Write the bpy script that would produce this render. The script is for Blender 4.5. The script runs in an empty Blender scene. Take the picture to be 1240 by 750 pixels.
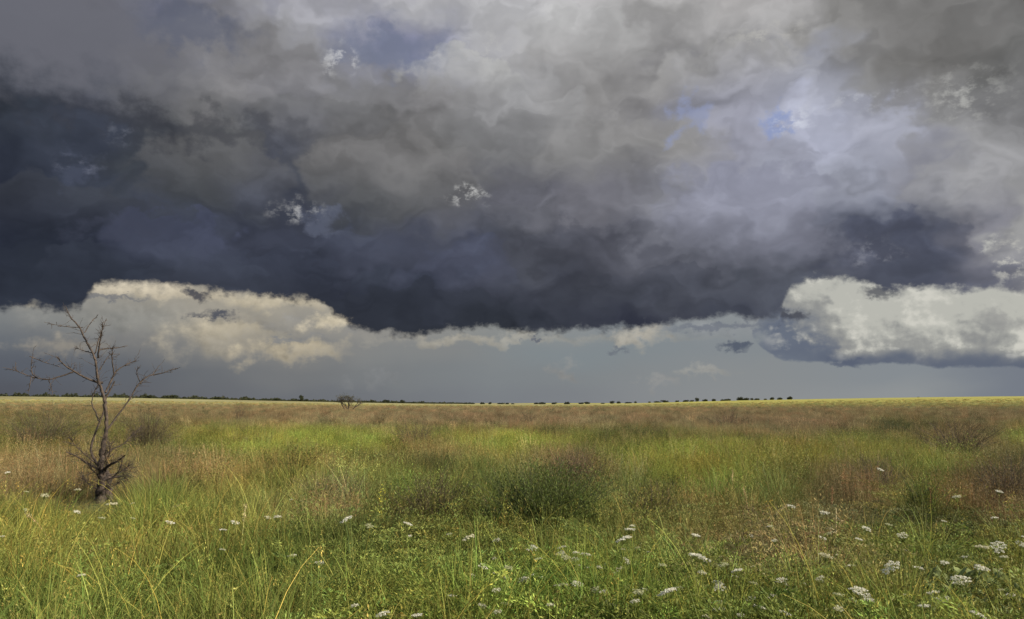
import bpy, math, random
import numpy as np
from mathutils import Vector
random.seed(7); rng = np.random.default_rng(11)
scene = bpy.context.scene; COL = scene.collection
F = 965.0                       # focal length in photo pixels (28 mm on 36 mm, 1240 wide)
CAMH = 1.6
HOR = 488.0                     # eye level in the photo
PITCH = math.atan((HOR-375)/F)
SUN_EL, SUN_ROT = math.radians(31), math.radians(108)
BG, SKYK, EXPO, SUN = 0.14, .566, 0.82, 5.0
DENS = 1.0
# ---------------------------------------------------------------- sky
class N:
    """tiny expression builder for shader maths"""
    nt = None
    def __init__(s, sock): s.s = sock
    @staticmethod
    def m(op, *a, clamp=False):
        n = N.nt.nodes.new('ShaderNodeMath'); n.operation = op; n.use_clamp = clamp
        for i, v in enumerate(a):
            if isinstance(v, N): N.nt.links.new(v.s, n.inputs[i])
            else: n.inputs[i].default_value = v
        return N(n.outputs[0])
    def __add__(s, o): return N.m('ADD', s, o)
    __radd__ = __add__
    def __sub__(s, o): return N.m('SUBTRACT', s, o)
    def __rsub__(s, o): return N.m('SUBTRACT', o, s)
    def __mul__(s, o): return N.m('MULTIPLY', s, o)
    __rmul__ = __mul__
    def __truediv__(s, o): return N.m('DIVIDE', s, o)

def smooth(x, a, b, lo=0.0, hi=1.0):
    n = N.nt.nodes.new('ShaderNodeMapRange'); n.interpolation_type = 'SMOOTHSTEP'
    for i, v in enumerate((x, a, b, lo, hi)):
        if isinstance(v, N): N.nt.links.new(v.s, n.inputs[i])
        else: n.inputs[i].default_value = v
    return N(n.outputs[0])
def comb(x, y, z):
    n = N.nt.nodes.new('ShaderNodeCombineXYZ')
    for i, v in enumerate((x, y, z)):
        if isinstance(v, N): N.nt.links.new(v.s, n.inputs[i])
        else: n.inputs[i].default_value = v
    return N(n.outputs[0])
def noise(vec, scale, detail=5, rough=.5, dist=0.0, kind='FBM'):
    n = N.nt.nodes.new('ShaderNodeTexNoise'); n.noise_dimensions = '3D'
    n.noise_type = kind; n.normalize = True if kind == 'FBM' else False
    N.nt.links.new(vec.s, n.inputs['Vector'])
    n.inputs['Scale'].default_value = scale; n.inputs['Detail'].default_value = detail
    n.inputs['Roughness'].default_value = rough; n.inputs['Distortion'].default_value = dist
    return N(n.outputs['Fac'])
def voro(vec, scale, detail=2):
    n = N.nt.nodes.new('ShaderNodeTexVoronoi'); n.feature = 'SMOOTH_F1'
    N.nt.links.new(vec.s, n.inputs['Vector'])
    n.inputs['Scale'].default_value = scale; n.inputs['Detail'].default_value = detail
    n.inputs['Roughness'].default_value = .55; n.inputs['Smoothness'].default_value = .5
    return N(n.outputs['Distance'])
def mix(f, a, b):
    n = N.nt.nodes.new('ShaderNodeMix'); n.data_type = 'RGBA'; n.clamp_factor = True
    if isinstance(f, N): N.nt.links.new(f.s, n.inputs[0])
    else: n.inputs[0].default_value = f
    for i, v in ((6, a), (7, b)):
        if isinstance(v, N): N.nt.links.new(v.s, n.inputs[i])
        else: n.inputs[i].default_value = (*v, 1)
    return N(n.outputs[2])
def scalec(c, f):
    n = N.nt.nodes.new('ShaderNodeVectorMath'); n.operation = 'SCALE'
    N.nt.links.new(c.s, n.inputs[0])
    if isinstance(f, N): N.nt.links.new(f.s, n.inputs['Scale'])
    else: n.inputs['Scale'].default_value = f
    return N(n.outputs[0])
def lin(c):
    return tuple(((v/255+.055)/1.055)**2.4 if v > 10 else v/255/12.92 for v in c)
AZ0, AZ1 = -45.0, 45.0
def ramp(fac, stops):
    n = N.nt.nodes.new('ShaderNodeValToRGB'); n.color_ramp.interpolation = 'EASE'
    N.nt.links.new(fac.s, n.inputs[0]); e = n.color_ramp.elements
    stops = sorted(stops)
    while len(e) < len(stops): e.new(.5)
    for el, (p, c) in zip(e, stops): el.position = p; el.color = (*lin(c), 1)
    return N(n.outputs[0])
def curve(fac, pts):          # pts (0..1, 0..1)
    n = N.nt.nodes.new('ShaderNodeFloatCurve'); N.nt.links.new(fac.s, n.inputs['Value'])
    c = n.mapping.curves[0]; pts = sorted(pts)
    while len(c.points) < len(pts): c.points.new(.5, .5)
    for q, p in zip(c.points, pts): q.location = p; q.handle_type = 'AUTO'
    n.mapping.use_clip = False; n.mapping.update()
    return N(n.outputs[0])
def dirof(px, py):            # a photo pixel as azimuth, elevation in degrees
    x, y, z = (px-620)/F, 1.0, (375-py)/F
    c, s = math.cos(PITCH), math.sin(PITCH)
    y, z = y*c - z*s, y*s + z*c
    return math.degrees(math.atan2(x, y)), math.degrees(math.atan2(z, math.hypot(x, y)))
def el_mid(py): return dirof(620, py)[1]

def tone(c):
    l = (c[0]+c[1]+c[2])/3; t = min(1, max(0, (l-55)/50))
    lo = (c[0]*1.08, c[1]*1.12, c[2]*1.09); hi = (c[0]*1.055, c[1]*1.055, c[2]*1.08)
    return tuple(a*(1-t)+b*t for a, b in zip(lo, hi))
def build_sky():
    w = bpy.data.worlds.new("World"); scene.world = w; w.use_nodes = True
    w.cycles.sampling_method = 'MANUAL'; w.cycles.sample_map_resolution = 256
    nt = w.node_tree; nt.nodes.clear(); N.nt = nt
    def vmath(op, *a):
        n = nt.nodes.new('ShaderNodeVectorMath'); n.operation = op
        for i, v in enumerate(a):
            if isinstance(v, N): nt.links.new(v.s, n.inputs[i])
            else: n.inputs[i].default_value = v
        return N(n.outputs['Value'] if op == 'LENGTH' else n.outputs['Vector'])
    def n2(vec, scale, detail, rough=.55):
        n = nt.nodes.new('ShaderNodeTexNoise'); n.noise_dimensions = '2D'
        nt.links.new(vec.s, n.inputs['Vector']); n.inputs['Scale'].default_value = scale
        n.inputs['Detail'].default_value = detail; n.inputs['Roughness'].default_value = rough
        return N(n.outputs['Fac']) - .5
    def shader(c, k):
        bg = nt.nodes.new('ShaderNodeBackground'); bg.inputs['Strength'].default_value = k
        if isinstance(c, N): nt.links.new(c.s, bg.inputs['Color'])
        else: bg.inputs['Color'].default_value = (*c, 1)
        return bg.outputs[0]
    def mixsh(f, a, b):
        n = nt.nodes.new('ShaderNodeMixShader'); nt.links.new(f.s, n.inputs[0])
        nt.links.new(a, n.inputs[1]); nt.links.new(b, n.inputs[2]); return n.outputs[0]
    tc = nt.nodes.new('ShaderNodeTexCoord')
    D = N(tc.outputs['Generated'])
    sep = nt.nodes.new('ShaderNodeSeparateXYZ'); nt.links.new(D.s, sep.inputs[0])
    X, Y, Z = (N(sep.outputs[i]) for i in range(3))
    az = N.m('ARCTAN2', X, Y)*57.29578
    el = N.m('ARCTAN2', Z, N.m('SQRT', X*X + Y*Y))*57.29578
    V = comb(az, el, 0.0)
    def C(sx, sy, ox, oy): return vmath('MULTIPLY_ADD', V, (sx, sy, 0), (ox, oy, 0))
    def fac(a): return (a - AZ0)/(AZ1-AZ0)
    def pos(px, py): return (dirof(px, py)[0]-AZ0)/(AZ1-AZ0)
    EL_LO, EL_HI = -2.0, 32.0
    faz = fac(az)
    def edge(tab):
        pts = [((dirof(px, py)[0]-AZ0)/(AZ1-AZ0), (dirof(px, py)[1]-EL_LO)/(EL_HI-EL_LO)) for px, py in tab]
        return curve(faz, pts)*(EL_HI-EL_LO) + EL_LO
    k = 57.29578/F
    def blob(VV, px, py, rx, ry):
        a0, e0 = dirof(px, py); sx, sy = 1/(rx*k), 1/(ry*k)
        return vmath('LENGTH', vmath('MULTIPLY_ADD', VV, (sx, sy, 0), (-a0*sx, -e0*sy, 0)))
    # shared noises
    A1 = n2(C(.055, .13, 3.1, 4.7), 2.3, 3, .5)
    A2 = n2(C(.055, .11, 9.3, 1.2), 3.0, 3, .5)
    H1 = n2(C(.055, .07, 0, 0), 9, 6, .56)
    H2 = n2(C(.055, .07, .014, .016), 9, 6, .56)
    E1 = n2(C(.055, .075, 5.5, 1.1), 24, 5, .6)
    # ---- storm deck
    M1 = n2(C(.055, .075, 1.3, 8.8), 5.5, 3, .5); M2 = n2(C(.055, .075, 7.3, 2.8), 5.5, 3, .5)
    VW = vmath('ADD', V, comb(A1*6.0 + M1*5.0 + H1*.9, A2*3.0 + M2*3.4 + H2*.7, 0.0))
    sw = nt.nodes.new('ShaderNodeSeparateXYZ'); nt.links.new(VW.s, sw.inputs[0])
    fw, ew = fac(N(sw.outputs[0])), N(sw.outputs[1])
    col = None; prev = None
    for py, row in DECK:
        r = ramp(fw, [(pos(px, py), tone(c)) for px, c in row])
        col = r if col is None else mix(smooth(ew, el_mid(prev), el_mid(py)), col, r)
        prev = py
    Q = vmath('ADD', V, comb(M1*5.0, M2*5.0, 0.0))
    def CQ(sx, sy, ox, oy): return vmath('MULTIPLY_ADD', Q, (sx, sy, 0), (ox, oy, 0))
    q = n2(CQ(.05, .075, 2.2, 9.1), 4.2, 4, .38); q2 = n2(CQ(.05, .075, 2.2+.02, 9.1+.05), 4.2, 3, .4)
    t1 = smooth(n2(CQ(.05, .085, 5.2, 3.1), 3.0, 5, .48), -.02, .07)
    t2 = smooth(n2(CQ(.06, .11, 1.2, 6.1), 5.0, 5, .5), -.01, .05)
    b1 = n2(CQ(.05, .085, 6.2, 2.1), 2.6, 3, .45); b2 = n2(CQ(.05, .085, 6.2+.01, 2.1+.09), 2.6, 3, .45)
    shade = 1.03 + (b1 - b2)*.95 + (q - q2)*.45 + A2*.3 + t1*.08 + t2*t1*.05 + H1*.05
    deck = scalec(col, N.m('MAXIMUM', shade, .5))
    VL = vmath('ADD', V, comb(M1*5.0 + H1*2.5, M2*3.0 + H2*2.5 + H1*1.2, 0.0))
    for px, py, rx, ry, c, s in LUMPS:
        a0, e0 = dirof(px, py)
        f = smooth(blob(VL, px, py, rx, ry), 1.04, .86, 0, s)*smooth(el, e0 - ry*k*.9, e0 + ry*k*.75)
        deck = mix(f, deck, scalec(mix(0.0, lin(tone(c)), lin(tone(c))), shade))
    VB = vmath('ADD', V, comb(H1*5.0, H2*5.0 + A1*2, 0.0))
    VWI = vmath('ADD', V, comb(H1*2.5, H2*2.5, 0.0))
    for px, py, rx, ry, c, s in GAPS:
        deck = mix(smooth(blob(VB, px, py, rx, ry), 1.25, .3, 0, s), deck, lin(c))
    wisp = n2(C(.055, .08, 3.3, 3.3), 17, 6, .62)
    wf = smooth(wisp, -.05, .2)
    for px, py, rx, ry, c, s in WISPS:
        deck = mix(smooth(blob(VWI, px, py, rx, ry), 1.5, .0, 0, s*.85)*wf, deck, lin(c))
    # ---- low clear band with distant rain haze
    fl = fac(az + A1*4.0); el_l = el + A2*2.0
    low = None; prev = None
    for py, row in LOW:
        r = ramp(fl, [(pos(px, py), c) for px, c in row])
        low = r if low is None else mix(smooth(el_l, el_mid(prev), el_mid(py)), low, r)
        prev = py
    VC = vmath('ADD', V, comb(H1*8.0, H2*2.6 + E1*.6, 0.0))
    rel = (H1 - H2)
    creamk = .97 + rel*1.3 + q*.4 + M1*.3
    for px, py, rx, ry, c, s in CREAM:
        low = mix(smooth(blob(VC, px, py, rx, ry), 1.55, .05, 0, s*.76), low, scalec(mix(0.0, lin(c), lin(c)), creamk))
    # rolling cumulus on the right
    top = edge(CU_TOP) + E1*1.2 + H1*1.6 + M1*1.0; bot = edge(CU_BOT) + E1*.3 + H1*.5
    cu = smooth(az + H1*5.0 + E1*3.0, dirof(893, 400)[0], dirof(940, 400)[0])*smooth(top - el, -.15, .3)*smooth(el - bot, -.06, .16)
    lit = (el - bot)/3.3 - .12 + rel*1.6 + q*1.6 + M1*1.1 + E1*.25 + smooth(az, dirof(900, 400)[0], dirof(1060, 400)[0], -1.15, .1)
    cucol = mix(smooth(lit, -.35, .3), lin((98, 106, 122)), lin((146, 147, 145)))
    cucol = mix(smooth(lit, .2, .95), cucol, lin((184, 184, 176)))
    cucol = mix(smooth(rel*2.4 + q*2.5 + M1*1.5, .15, .8, 0, .7), cucol, lin((214, 212, 202)))
    cucol = mix(smooth(rel*2 + q*2.5 + M1*1.5, -.1, -.8, 0, .5), cucol, lin((140, 141, 140)))
    cucol = mix(smooth(el - bot + M1*1.2 + E1*.3, 1.15, .15, 0, .9), cucol, lin((94, 102, 118)))
    cucol = mix(smooth(az + M1*7 + H1*3, dirof(1000, 400)[0], dirof(925, 400)[0], 0, .85)*smooth(el + M2*1.5, el_mid(372), el_mid(405)), cucol, lin((106, 114, 128)))
    low = mix(cu, low, cucol)
    VS = vmath('ADD', V, comb(H1*4.0 + E1*1.2, E1*1.4, 0.0))
    for px, py, rx, ry, c, s in SCUD:
        low = mix(smooth(blob(VS, px, py, rx, ry), 1.4, .35, 0, s), low, lin(c))
    # bottom edge of the deck
    e = edge(DECK_BOT) + E1*.9 + H1*1.2
    cov = smooth(el - e, -.2, .5)
    inside = mixsh(cov, shader(low, SKYK), shader(deck, SKYK))
    # far from the view: broken cloud with open sky, where the sun comes through
    st = nt.nodes.new('ShaderNodeTexSky'); st.sky_type = 'NISHITA'; st.sun_disc = False
    st.sun_elevation = SUN_EL; st.sun_rotation = SUN_ROT
    st.air_density = 1; st.dust_density = 1.5; st.ozone_density = 1
    gn = nt.nodes.new('ShaderNodeTexNoise'); nt.links.new(D.s, gn.inputs['Vector'])
    gn.inputs['Scale'].default_value = 2.4; gn.inputs['Detail'].default_value = 4
    outside = mixsh(smooth(N(gn.outputs['Fac']), .46, .58), shader(N(st.outputs[0]), BG), shader((.22, .225, .235), SKYK))
    f_in = smooth(N.m('ABSOLUTE', az), 70, 44)*smooth(el, 60, 36)*smooth(el, -4, -1.5)
    out = nt.nodes.new('ShaderNodeOutputWorld'); nt.links.new(mixsh(f_in, outside, inside), out.inputs[0])

# colours of the cloud deck, bottom row first (photo position -> colour)
DECK = [
 (405, [(0,(38,41,52)),(200,(42,44,55)),(400,(42,44,54)),(600,(43,45,54)),(800,(46,47,60)),(930,(60,62,74)),(1100,(66,68,82)),(1240,(66,68,84))]),
 (350, [(0,(39,42,53)),(120,(43,46,58)),(250,(50,52,64)),(400,(44,46,58)),(500,(46,48,60)),(600,(50,51,62)),(720,(54,55,65)),(850,(66,67,77)),(940,(74,76,86)),(1040,(70,72,84)),(1120,(66,68,80)),(1200,(92,93,102)),(1240,(122,122,123))]),
 (300, [(0,(36,39,52)),(100,(44,47,61)),(190,(64,67,82)),(300,(56,58,72)),(400,(56,58,72)),(500,(66,68,82)),(560,(72,74,88)),(640,(66,67,76)),(720,(76,76,85)),(800,(92,93,101)),(900,(108,110,119)),(980,(112,114,124)),(1060,(84,87,99)),(1140,(82,85,98)),(1200,(122,122,127)),(1240,(150,150,147))]),
 (240, [(0,(40,43,55)),(90,(50,53,66)),(170,(54,56,64)),(250,(57,58,64)),(330,(66,68,80)),(420,(66,67,72)),(520,(76,76,80)),(620,(92,92,99)),(720,(110,110,115)),(820,(124,125,130)),(900,(138,140,150)),(980,(146,149,158)),(1060,(140,143,152)),(1120,(124,125,131)),(1180,(142,142,141)),(1240,(132,132,131))]),
 (180, [(0,(47,50,60)),(90,(58,61,74)),(180,(62,63,70)),(260,(78,78,80)),(340,(74,75,84)),(430,(92,91,92)),(520,(94,93,92)),(620,(100,100,100)),(720,(116,116,114)),(800,(130,129,126)),(900,(142,143,152)),(1000,(156,159,172)),(1080,(140,141,147)),(1150,(128,128,126)),(1240,(108,108,107))]),
 (120, [(0,(58,60,70)),(100,(66,67,75)),(200,(88,88,91)),(280,(112,111,110)),(350,(94,94,99)),(430,(112,112,112)),(520,(118,117,116)),(610,(134,134,133)),(700,(130,129,126)),(770,(108,107,106)),(840,(116,117,124)),(910,(134,135,143)),(1000,(154,157,167)),(1070,(128,128,126)),(1130,(106,105,101)),(1240,(96,96,94))]),
 (60, [(0,(82,84,95)),(90,(96,96,102)),(190,(106,107,114)),(280,(124,124,126)),(350,(142,142,142)),(430,(130,132,144)),(500,(122,125,145)),(580,(158,158,158)),(660,(156,155,152)),(750,(140,139,136)),(850,(150,149,146)),(930,(148,147,144)),(1010,(120,119,115)),(1100,(104,103,100)),(1240,(106,105,102))]),
 (0, [(0,(106,108,120)),(120,(108,110,121)),(200,(98,101,120)),(290,(106,108,124)),(370,(140,140,143)),(500,(150,150,151)),(600,(158,158,157)),(700,(162,161,158)),(800,(152,151,147)),(900,(158,156,152)),(980,(146,145,141)),(1060,(116,115,112)),(1240,(100,99,98))]),
]
GAPS = [(170,145,210,20,(56,58,66),.55),(50,30,190,75,(106,107,116),.9),(235,30,70,28,(92,97,114),.7),(470,62,75,30,(114,121,142),.75),(835,145,24,22,(142,152,186),.6),(942,150,20,14,(136,152,196),.7),
        (390,270,24,16,(96,102,120),.6),(95,200,22,16,(78,84,102),.5),(1060,300,60,24,(70,73,86),.6),(150,280,50,14,(66,70,86),.5),(560,320,70,18,(70,73,88),.4)]
WISPS = [(412,72,20,18,(222,222,222),.9),(567,238,26,12,(214,214,212),.95),(360,256,30,12,(190,190,190),.8),(590,60,34,26,(190,190,188),.6),
         (1165,118,42,32,(188,188,184),.7),(960,146,24,14,(212,216,228),.9),(1060,304,28,14,(150,152,162),.8),(1225,318,14,22,(220,218,206),1),
         (1195,295,12,8,(200,200,192),.9),(95,200,20,10,(120,124,140),.7),(150,160,14,10,(110,114,126),.7),(1030,125,60,12,(190,192,200),.6),(930,40,50,12,(190,188,182),.6)]
LUMPS = [(560,96,75,36,(172,172,166),.6),(600,25,150,40,(164,164,162),.5),(700,55,90,50,(162,162,158),.5),(880,95,110,40,(158,157,152),.5),(285,105,130,70,(124,123,122),.65),(475,222,115,64,(106,105,103),.75),(260,212,90,52,(84,83,85),.7),(90,262,90,40,(58,59,67),.5),(400,150,90,34,(98,98,98),.5),(1015,190,80,78,(154,157,168),.65),(115,320,70,26,(54,57,70),.5),(450,345,60,18,(56,59,72),.5),(260,330,60,16,(58,61,74),.5),(600,268,70,30,(84,84,90),.5),(200,298,75,34,(66,69,88),.6),
         (560,335,75,42,(68,71,88),.55),(690,330,120,60,(66,66,76),.5),(760,190,120,50,(130,129,126),.5),(620,150,90,60,(140,140,138),.5),(880,250,90,50,(128,130,142),.5),
         (520,378,130,30,(46,48,58),.5),(430,300,60,30,(66,69,84),.5),(330,330,80,24,(58,61,76),.45),(800,345,90,20,(66,67,78),.4),(905,255,90,60,(132,134,146),.6),(1100,310,80,50,(70,73,90),.6),(1120,90,130,60,(108,107,104),.5),(1170,240,70,50,(140,140,139),.5)]
LOW = [
 (486, [(0,(84,87,95)),(150,(96,98,104)),(350,(108,111,116)),(620,(122,126,131)),(900,(138,141,143)),(1100,(142,146,148)),(1240,(118,124,134))]),
 (455, [(0,(90,95,104)),(150,(98,102,108)),(350,(116,118,120)),(620,(126,131,134)),(900,(136,140,142)),(1100,(134,140,145)),(1240,(118,124,134))]),
 (425, [(0,(104,109,115)),(150,(118,119,120)),(350,(132,131,128)),(500,(130,132,132)),(700,(128,136,140)),(900,(132,138,142)),(1240,(130,136,142))]),
 (395, [(0,(124,127,128)),(150,(136,137,134)),(300,(148,144,135)),(440,(144,142,137)),(600,(140,142,140)),(800,(134,140,144)),(1240,(140,144,146))]),
 (360, [(0,(142,140,134)),(150,(156,151,140)),(300,(162,156,143)),(420,(176,168,150)),(600,(160,160,156)),(1240,(150,150,150))]),
]
CREAM = [(230,385,150,34,(160,155,144),.35),(190,350,95,8,(212,200,176),.95),(330,362,100,9,(206,194,168),.85),(420,388,40,10,(212,200,174),.85),(270,398,55,14,(194,182,156),.7),(345,424,62,12,(204,190,160),.85),(245,415,36,16,(182,172,150),.6),
         (30,358,44,8,(190,180,158),.8),(75,420,34,9,(170,160,142),.6),(410,385,26,9,(208,196,170),.8),(700,410,150,7,(160,158,150),.6),(770,408,30,10,(190,182,166),.75),(560,412,90,6,(184,176,158),.6),
         (685,449,24,10,(162,156,148),.55),(852,449,32,5,(170,166,156),.55),(797,463,16,7,(158,154,148),.4),(455,460,30,7,(136,137,138),.4),(140,382,80,14,(146,145,140),.5),(380,408,26,5,(128,130,134),.5),(320,392,50,6,(138,138,138),.6),(880,396,60,10,(150,152,154),.5)]
SCUD = [(955,381,14,8,(66,68,78),.8),(1066,354,20,7,(70,73,84),.8),(262,381,22,5,(74,78,90),.9),(238,356,12,7,(66,68,78),.9),(885,420,17,6,(80,88,104),.9),(645,409,12,3,(92,98,112),.8),(745,425,10,3,(104,110,120),.7),(1215,388,16,12,(150,150,148),.7),
        (130,360,40,3,(110,112,118),.7),(345,411,25,4,(120,124,130),.6),(870,396,60,5,(100,106,120),.6),(1022,440,14,5,(88,96,114),.8)]
CU_TOP = [(-100,520),(780,520),(880,500),(905,430),(915,392),(940,350),(960,335),(1000,320),(1060,325),(1240,320),(1400,320)]
CU_BOT = [(-100,420),(860,380),(905,402),(925,425),(950,436),(1000,440),(1030,443),(1080,441),(1150,445),(1240,445),(1400,446)]
DECK_BOT = [(-300,380),(-60,366),(-20,372),(5,374),(60,376),(95,376),(105,366),(112,352),(130,347),(170,345),(220,349),(260,356),(320,362),(370,366),(390,370),(405,384),(440,399),(480,407),
            (520,406),(560,401),(620,401),(700,403),(760,398),(820,390),(880,386),(930,387),(945,380),(955,358),(975,344),(1010,338),(1050,346),(1080,356),(1115,350),(1150,353),(1200,350),(1240,356),(1400,350)]
# ---------------------------------------------------------------- materials
def new_mat(name):
    m = bpy.data.materials.new(name); m.use_nodes = True; nt = m.node_tree; nt.nodes.clear()
    return m, nt
def out_mat(nt, sh):
    o = nt.nodes.new('ShaderNodeOutputMaterial'); nt.links.new(sh, o.inputs[0])
def attr(nt, name, typ):
    a = nt.nodes.new('ShaderNodeAttribute'); a.attribute_name = name; a.attribute_type = typ; return a
def leaf_shader(nt, colsock, trans=.35, rough=.6, spec=.12):
    p = nt.nodes.new('ShaderNodeBsdfPrincipled'); p.inputs['Roughness'].default_value = rough
    p.inputs['Specular IOR Level'].default_value = spec
    t = nt.nodes.new('ShaderNodeBsdfTranslucent'); mx = nt.nodes.new('ShaderNodeMixShader'); mx.inputs[0].default_value = trans
    nt.links.new(colsock, p.inputs['Base Color']); nt.links.new(colsock, t.inputs['Color'])
    nt.links.new(p.outputs[0], mx.inputs[1]); nt.links.new(t.outputs[0], mx.inputs[2]); return mx.outputs[0]
def meadow_mat(name, trans=.35):
    """colour of the instance (col) times the colour of the blade (bc)"""
    m, nt = new_mat(name)
    a = attr(nt, 'col', 'INSTANCER'); b = attr(nt, 'bc', 'GEOMETRY')
    mu = nt.nodes.new('ShaderNodeVectorMath'); mu.operation = 'MULTIPLY'
    nt.links.new(a.outputs['Vector'], mu.inputs[0]); nt.links.new(b.outputs['Vector'], mu.inputs[1])
    out_mat(nt, leaf_shader(nt, mu.outputs[0], trans)); return m
def plant_mat(name, trans=.3, rough=.6):
    m, nt = new_mat(name); b = attr(nt, 'bc', 'GEOMETRY')
    out_mat(nt, leaf_shader(nt, b.outputs['Vector'], trans, rough)); return m
def bark_mat(name, c1, c2):
    m, nt = new_mat(name)
    tc = nt.nodes.new('ShaderNodeTexCoord'); no = nt.nodes.new('ShaderNodeTexNoise'); no.inputs['Scale'].default_value = 22
    no.inputs['Detail'].default_value = 6
    nt.links.new(tc.outputs['Object'], no.inputs['Vector'])
    r = nt.nodes.new('ShaderNodeValToRGB'); r.color_ramp.elements[0].position = .35; r.color_ramp.elements[1].position = .68
    r.color_ramp.elements[0].color = (*c1, 1); r.color_ramp.elements[1].color = (*c2, 1)
    nt.links.new(no.outputs['Fac'], r.inputs[0])
    p = nt.nodes.new('ShaderNodeBsdfPrincipled'); p.inputs['Roughness'].default_value = .85
    nt.links.new(r.outputs[0], p.inputs['Base Color'])
    bm_ = nt.nodes.new('ShaderNodeBump'); bm_.inputs['Strength'].default_value = .6; bm_.inputs['Distance'].default_value = .01
    nt.links.new(no.outputs['Fac'], bm_.inputs['Height']); nt.links.new(bm_.outputs[0], p.inputs['Normal'])
    out_mat(nt, p.outputs[0]); return m
M_MEADOW = meadow_mat('meadow_blades'); M_HERB = meadow_mat('meadow_herb', .3); M_DRY = meadow_mat('meadow_straw', .25)
M_PLANT = plant_mat('plant_green'); M_FLOWER = plant_mat('flower_petals', .3, .7)
M_BARK = bark_mat('dead_bark', (.016, .011, .008), (.065, .044, .03))
M_TWIG = bark_mat('twig_bark', (.03, .02, .013), (.09, .06, .035))

# ---------------------------------------------------------------- numpy mesh builder
class Soup:
    def __init__(s): s.v = []; s.f = []; s.c = []; s.n = 0
    def add(s, v, f, c):
        v = np.asarray(v, float).reshape(-1, 3); f = np.asarray(f, int)
        s.v.append(v); s.f.append(f + s.n); s.n += len(v)
        c = np.asarray(c, float)
        s.c.append(np.broadcast_to(c, (len(v), 3)) if c.ndim == 1 else c)
    def mesh(s, name, mat, smooth=True):
        v = np.concatenate(s.v); f = np.concatenate(s.f); c = np.concatenate(s.c)
        me = bpy.data.meshes.new(name)
        me.vertices.add(len(v)); me.vertices.foreach_set('co', v.ravel())
        me.loops.add(f.size); me.loops.foreach_set('vertex_index', f.ravel().astype(np.int32))
        me.polygons.add(len(f)); me.polygons.foreach_set('loop_start', np.arange(0, f.size, f.shape[1], dtype=np.int32))
        me.update(calc_edges=True)
        a = me.attributes.new('bc', 'FLOAT_VECTOR', 'POINT'); a.data.foreach_set('vector', c.ravel())
        me.materials.append(mat)
        if smooth: me.polygons.foreach_set('use_smooth', np.ones(len(f), bool))
        return me
def ribbons(S, base, az, h, bend, w, nseg=4, colr=None, droop=0.0, wpow=.8, az_w=None):
    """many blades at once. base (n,3); bend = sideways reach as a share of the height"""
    n = len(base); t = np.linspace(0, 1, nseg+1)[None, :]
    h = np.broadcast_to(h, (n,))[:, None]; bend = np.broadcast_to(bend, (n,))[:, None]; w = np.broadcast_to(w, (n,))[:, None]
    d = np.stack([np.cos(az), np.sin(az)], 1)
    out = h*bend*t**1.9
    z = h*(t - droop*t**3.2*np.minimum(1, bend*1.5))
    px = base[:, 0:1] + d[:, 0:1]*out; py = base[:, 1:2] + d[:, 1:2]*out; pz = base[:, 2:3] + z
    aw = az + rng.uniform(0, 2*np.pi, n) if az_w is None else az_w
    wx, wy = np.cos(aw)[:, None], np.sin(aw)[:, None]
    ww = w*.5*np.clip(1-t, .04, 1)**wpow
    L = np.stack([px-wx*ww, py-wy*ww, pz], -1); R = np.stack([px+wx*ww, py+wy*ww, pz], -1)
    v = np.stack([L, R], 2).reshape(n, -1, 3)               # n, (nseg+1)*2
    k = np.arange(nseg)
    f1 = np.stack([2*k, 2*k+1, 2*k+3, 2*k+2], 1)
    f = (f1[None] + (np.arange(n)*(nseg+1)*2)[:, None, None]).reshape(-1, 4)
    if colr is None: colr = np.ones((n, 3))
    c = np.repeat(colr[:, None, :], (nseg+1)*2, 1)
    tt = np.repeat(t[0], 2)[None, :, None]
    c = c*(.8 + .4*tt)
    S.add(v.reshape(-1, 3), f, c.reshape(-1, 3))
    return np.stack([px[:, -1], py[:, -1], pz[:, -1]], 1)
def leaves(S, pos, size, asp, colr, up=.3, dirs=None):
    """small diamond leaves pointing outwards"""
    n = len(pos); size = np.broadcast_to(size, (n,))[:, None]
    d = rng.normal(size=(n, 3)) if dirs is None else dirs + rng.normal(size=(n, 3))*.45
    d[:, 2] += up; d /= np.linalg.norm(d, axis=1)[:, None] + 1e-9
    s = np.cross(d, rng.normal(size=(n, 3))); s /= np.linalg.norm(s, axis=1)[:, None] + 1e-9
    a = pos; b = pos + d*size*.45 + s*size*asp*.5; c = pos + d*size; e = pos + d*size*.45 - s*size*asp*.5
    v = np.stack([a, b, c, e], 1).reshape(-1, 3)
    f = np.arange(n*4).reshape(n, 4)
    S.add(v, f, np.repeat(colr, 4, 0) if np.ndim(colr) == 2 else colr)
def tube(S, pts, rad, sides=6, colr=(1, 1, 1), wob=0.0, jag=0.0):
    pts = np.asarray(pts, float); n = len(pts); rad = np.broadcast_to(rad, (n,)).copy()
    if jag: pts = pts + rng.normal(size=pts.shape)*jag*rad[:, None]
    t = np.gradient(pts, axis=0); t /= np.linalg.norm(t, axis=1)[:, None] + 1e-9
    ref = np.array([.3, .9, .2]); a = np.cross(t, ref); a /= np.linalg.norm(a, axis=1)[:, None] + 1e-9; b = np.cross(t, a)
    th = np.linspace(0, 2*np.pi, sides, endpoint=False)
    r = rad[:, None]*(1 + wob*rng.normal(size=(n, sides)))
    v = pts[:, None] + (a[:, None]*np.cos(th)[None, :, None] + b[:, None]*np.sin(th)[None, :, None])*r[..., None]
    f = []
    for i in range(n-1):
        for j in range(sides):
            f.append((i*sides+j, i*sides+(j+1) % sides, (i+1)*sides+(j+1) % sides, (i+1)*sides+j))
    S.add(v.reshape(-1, 3), f, colr)
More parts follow.
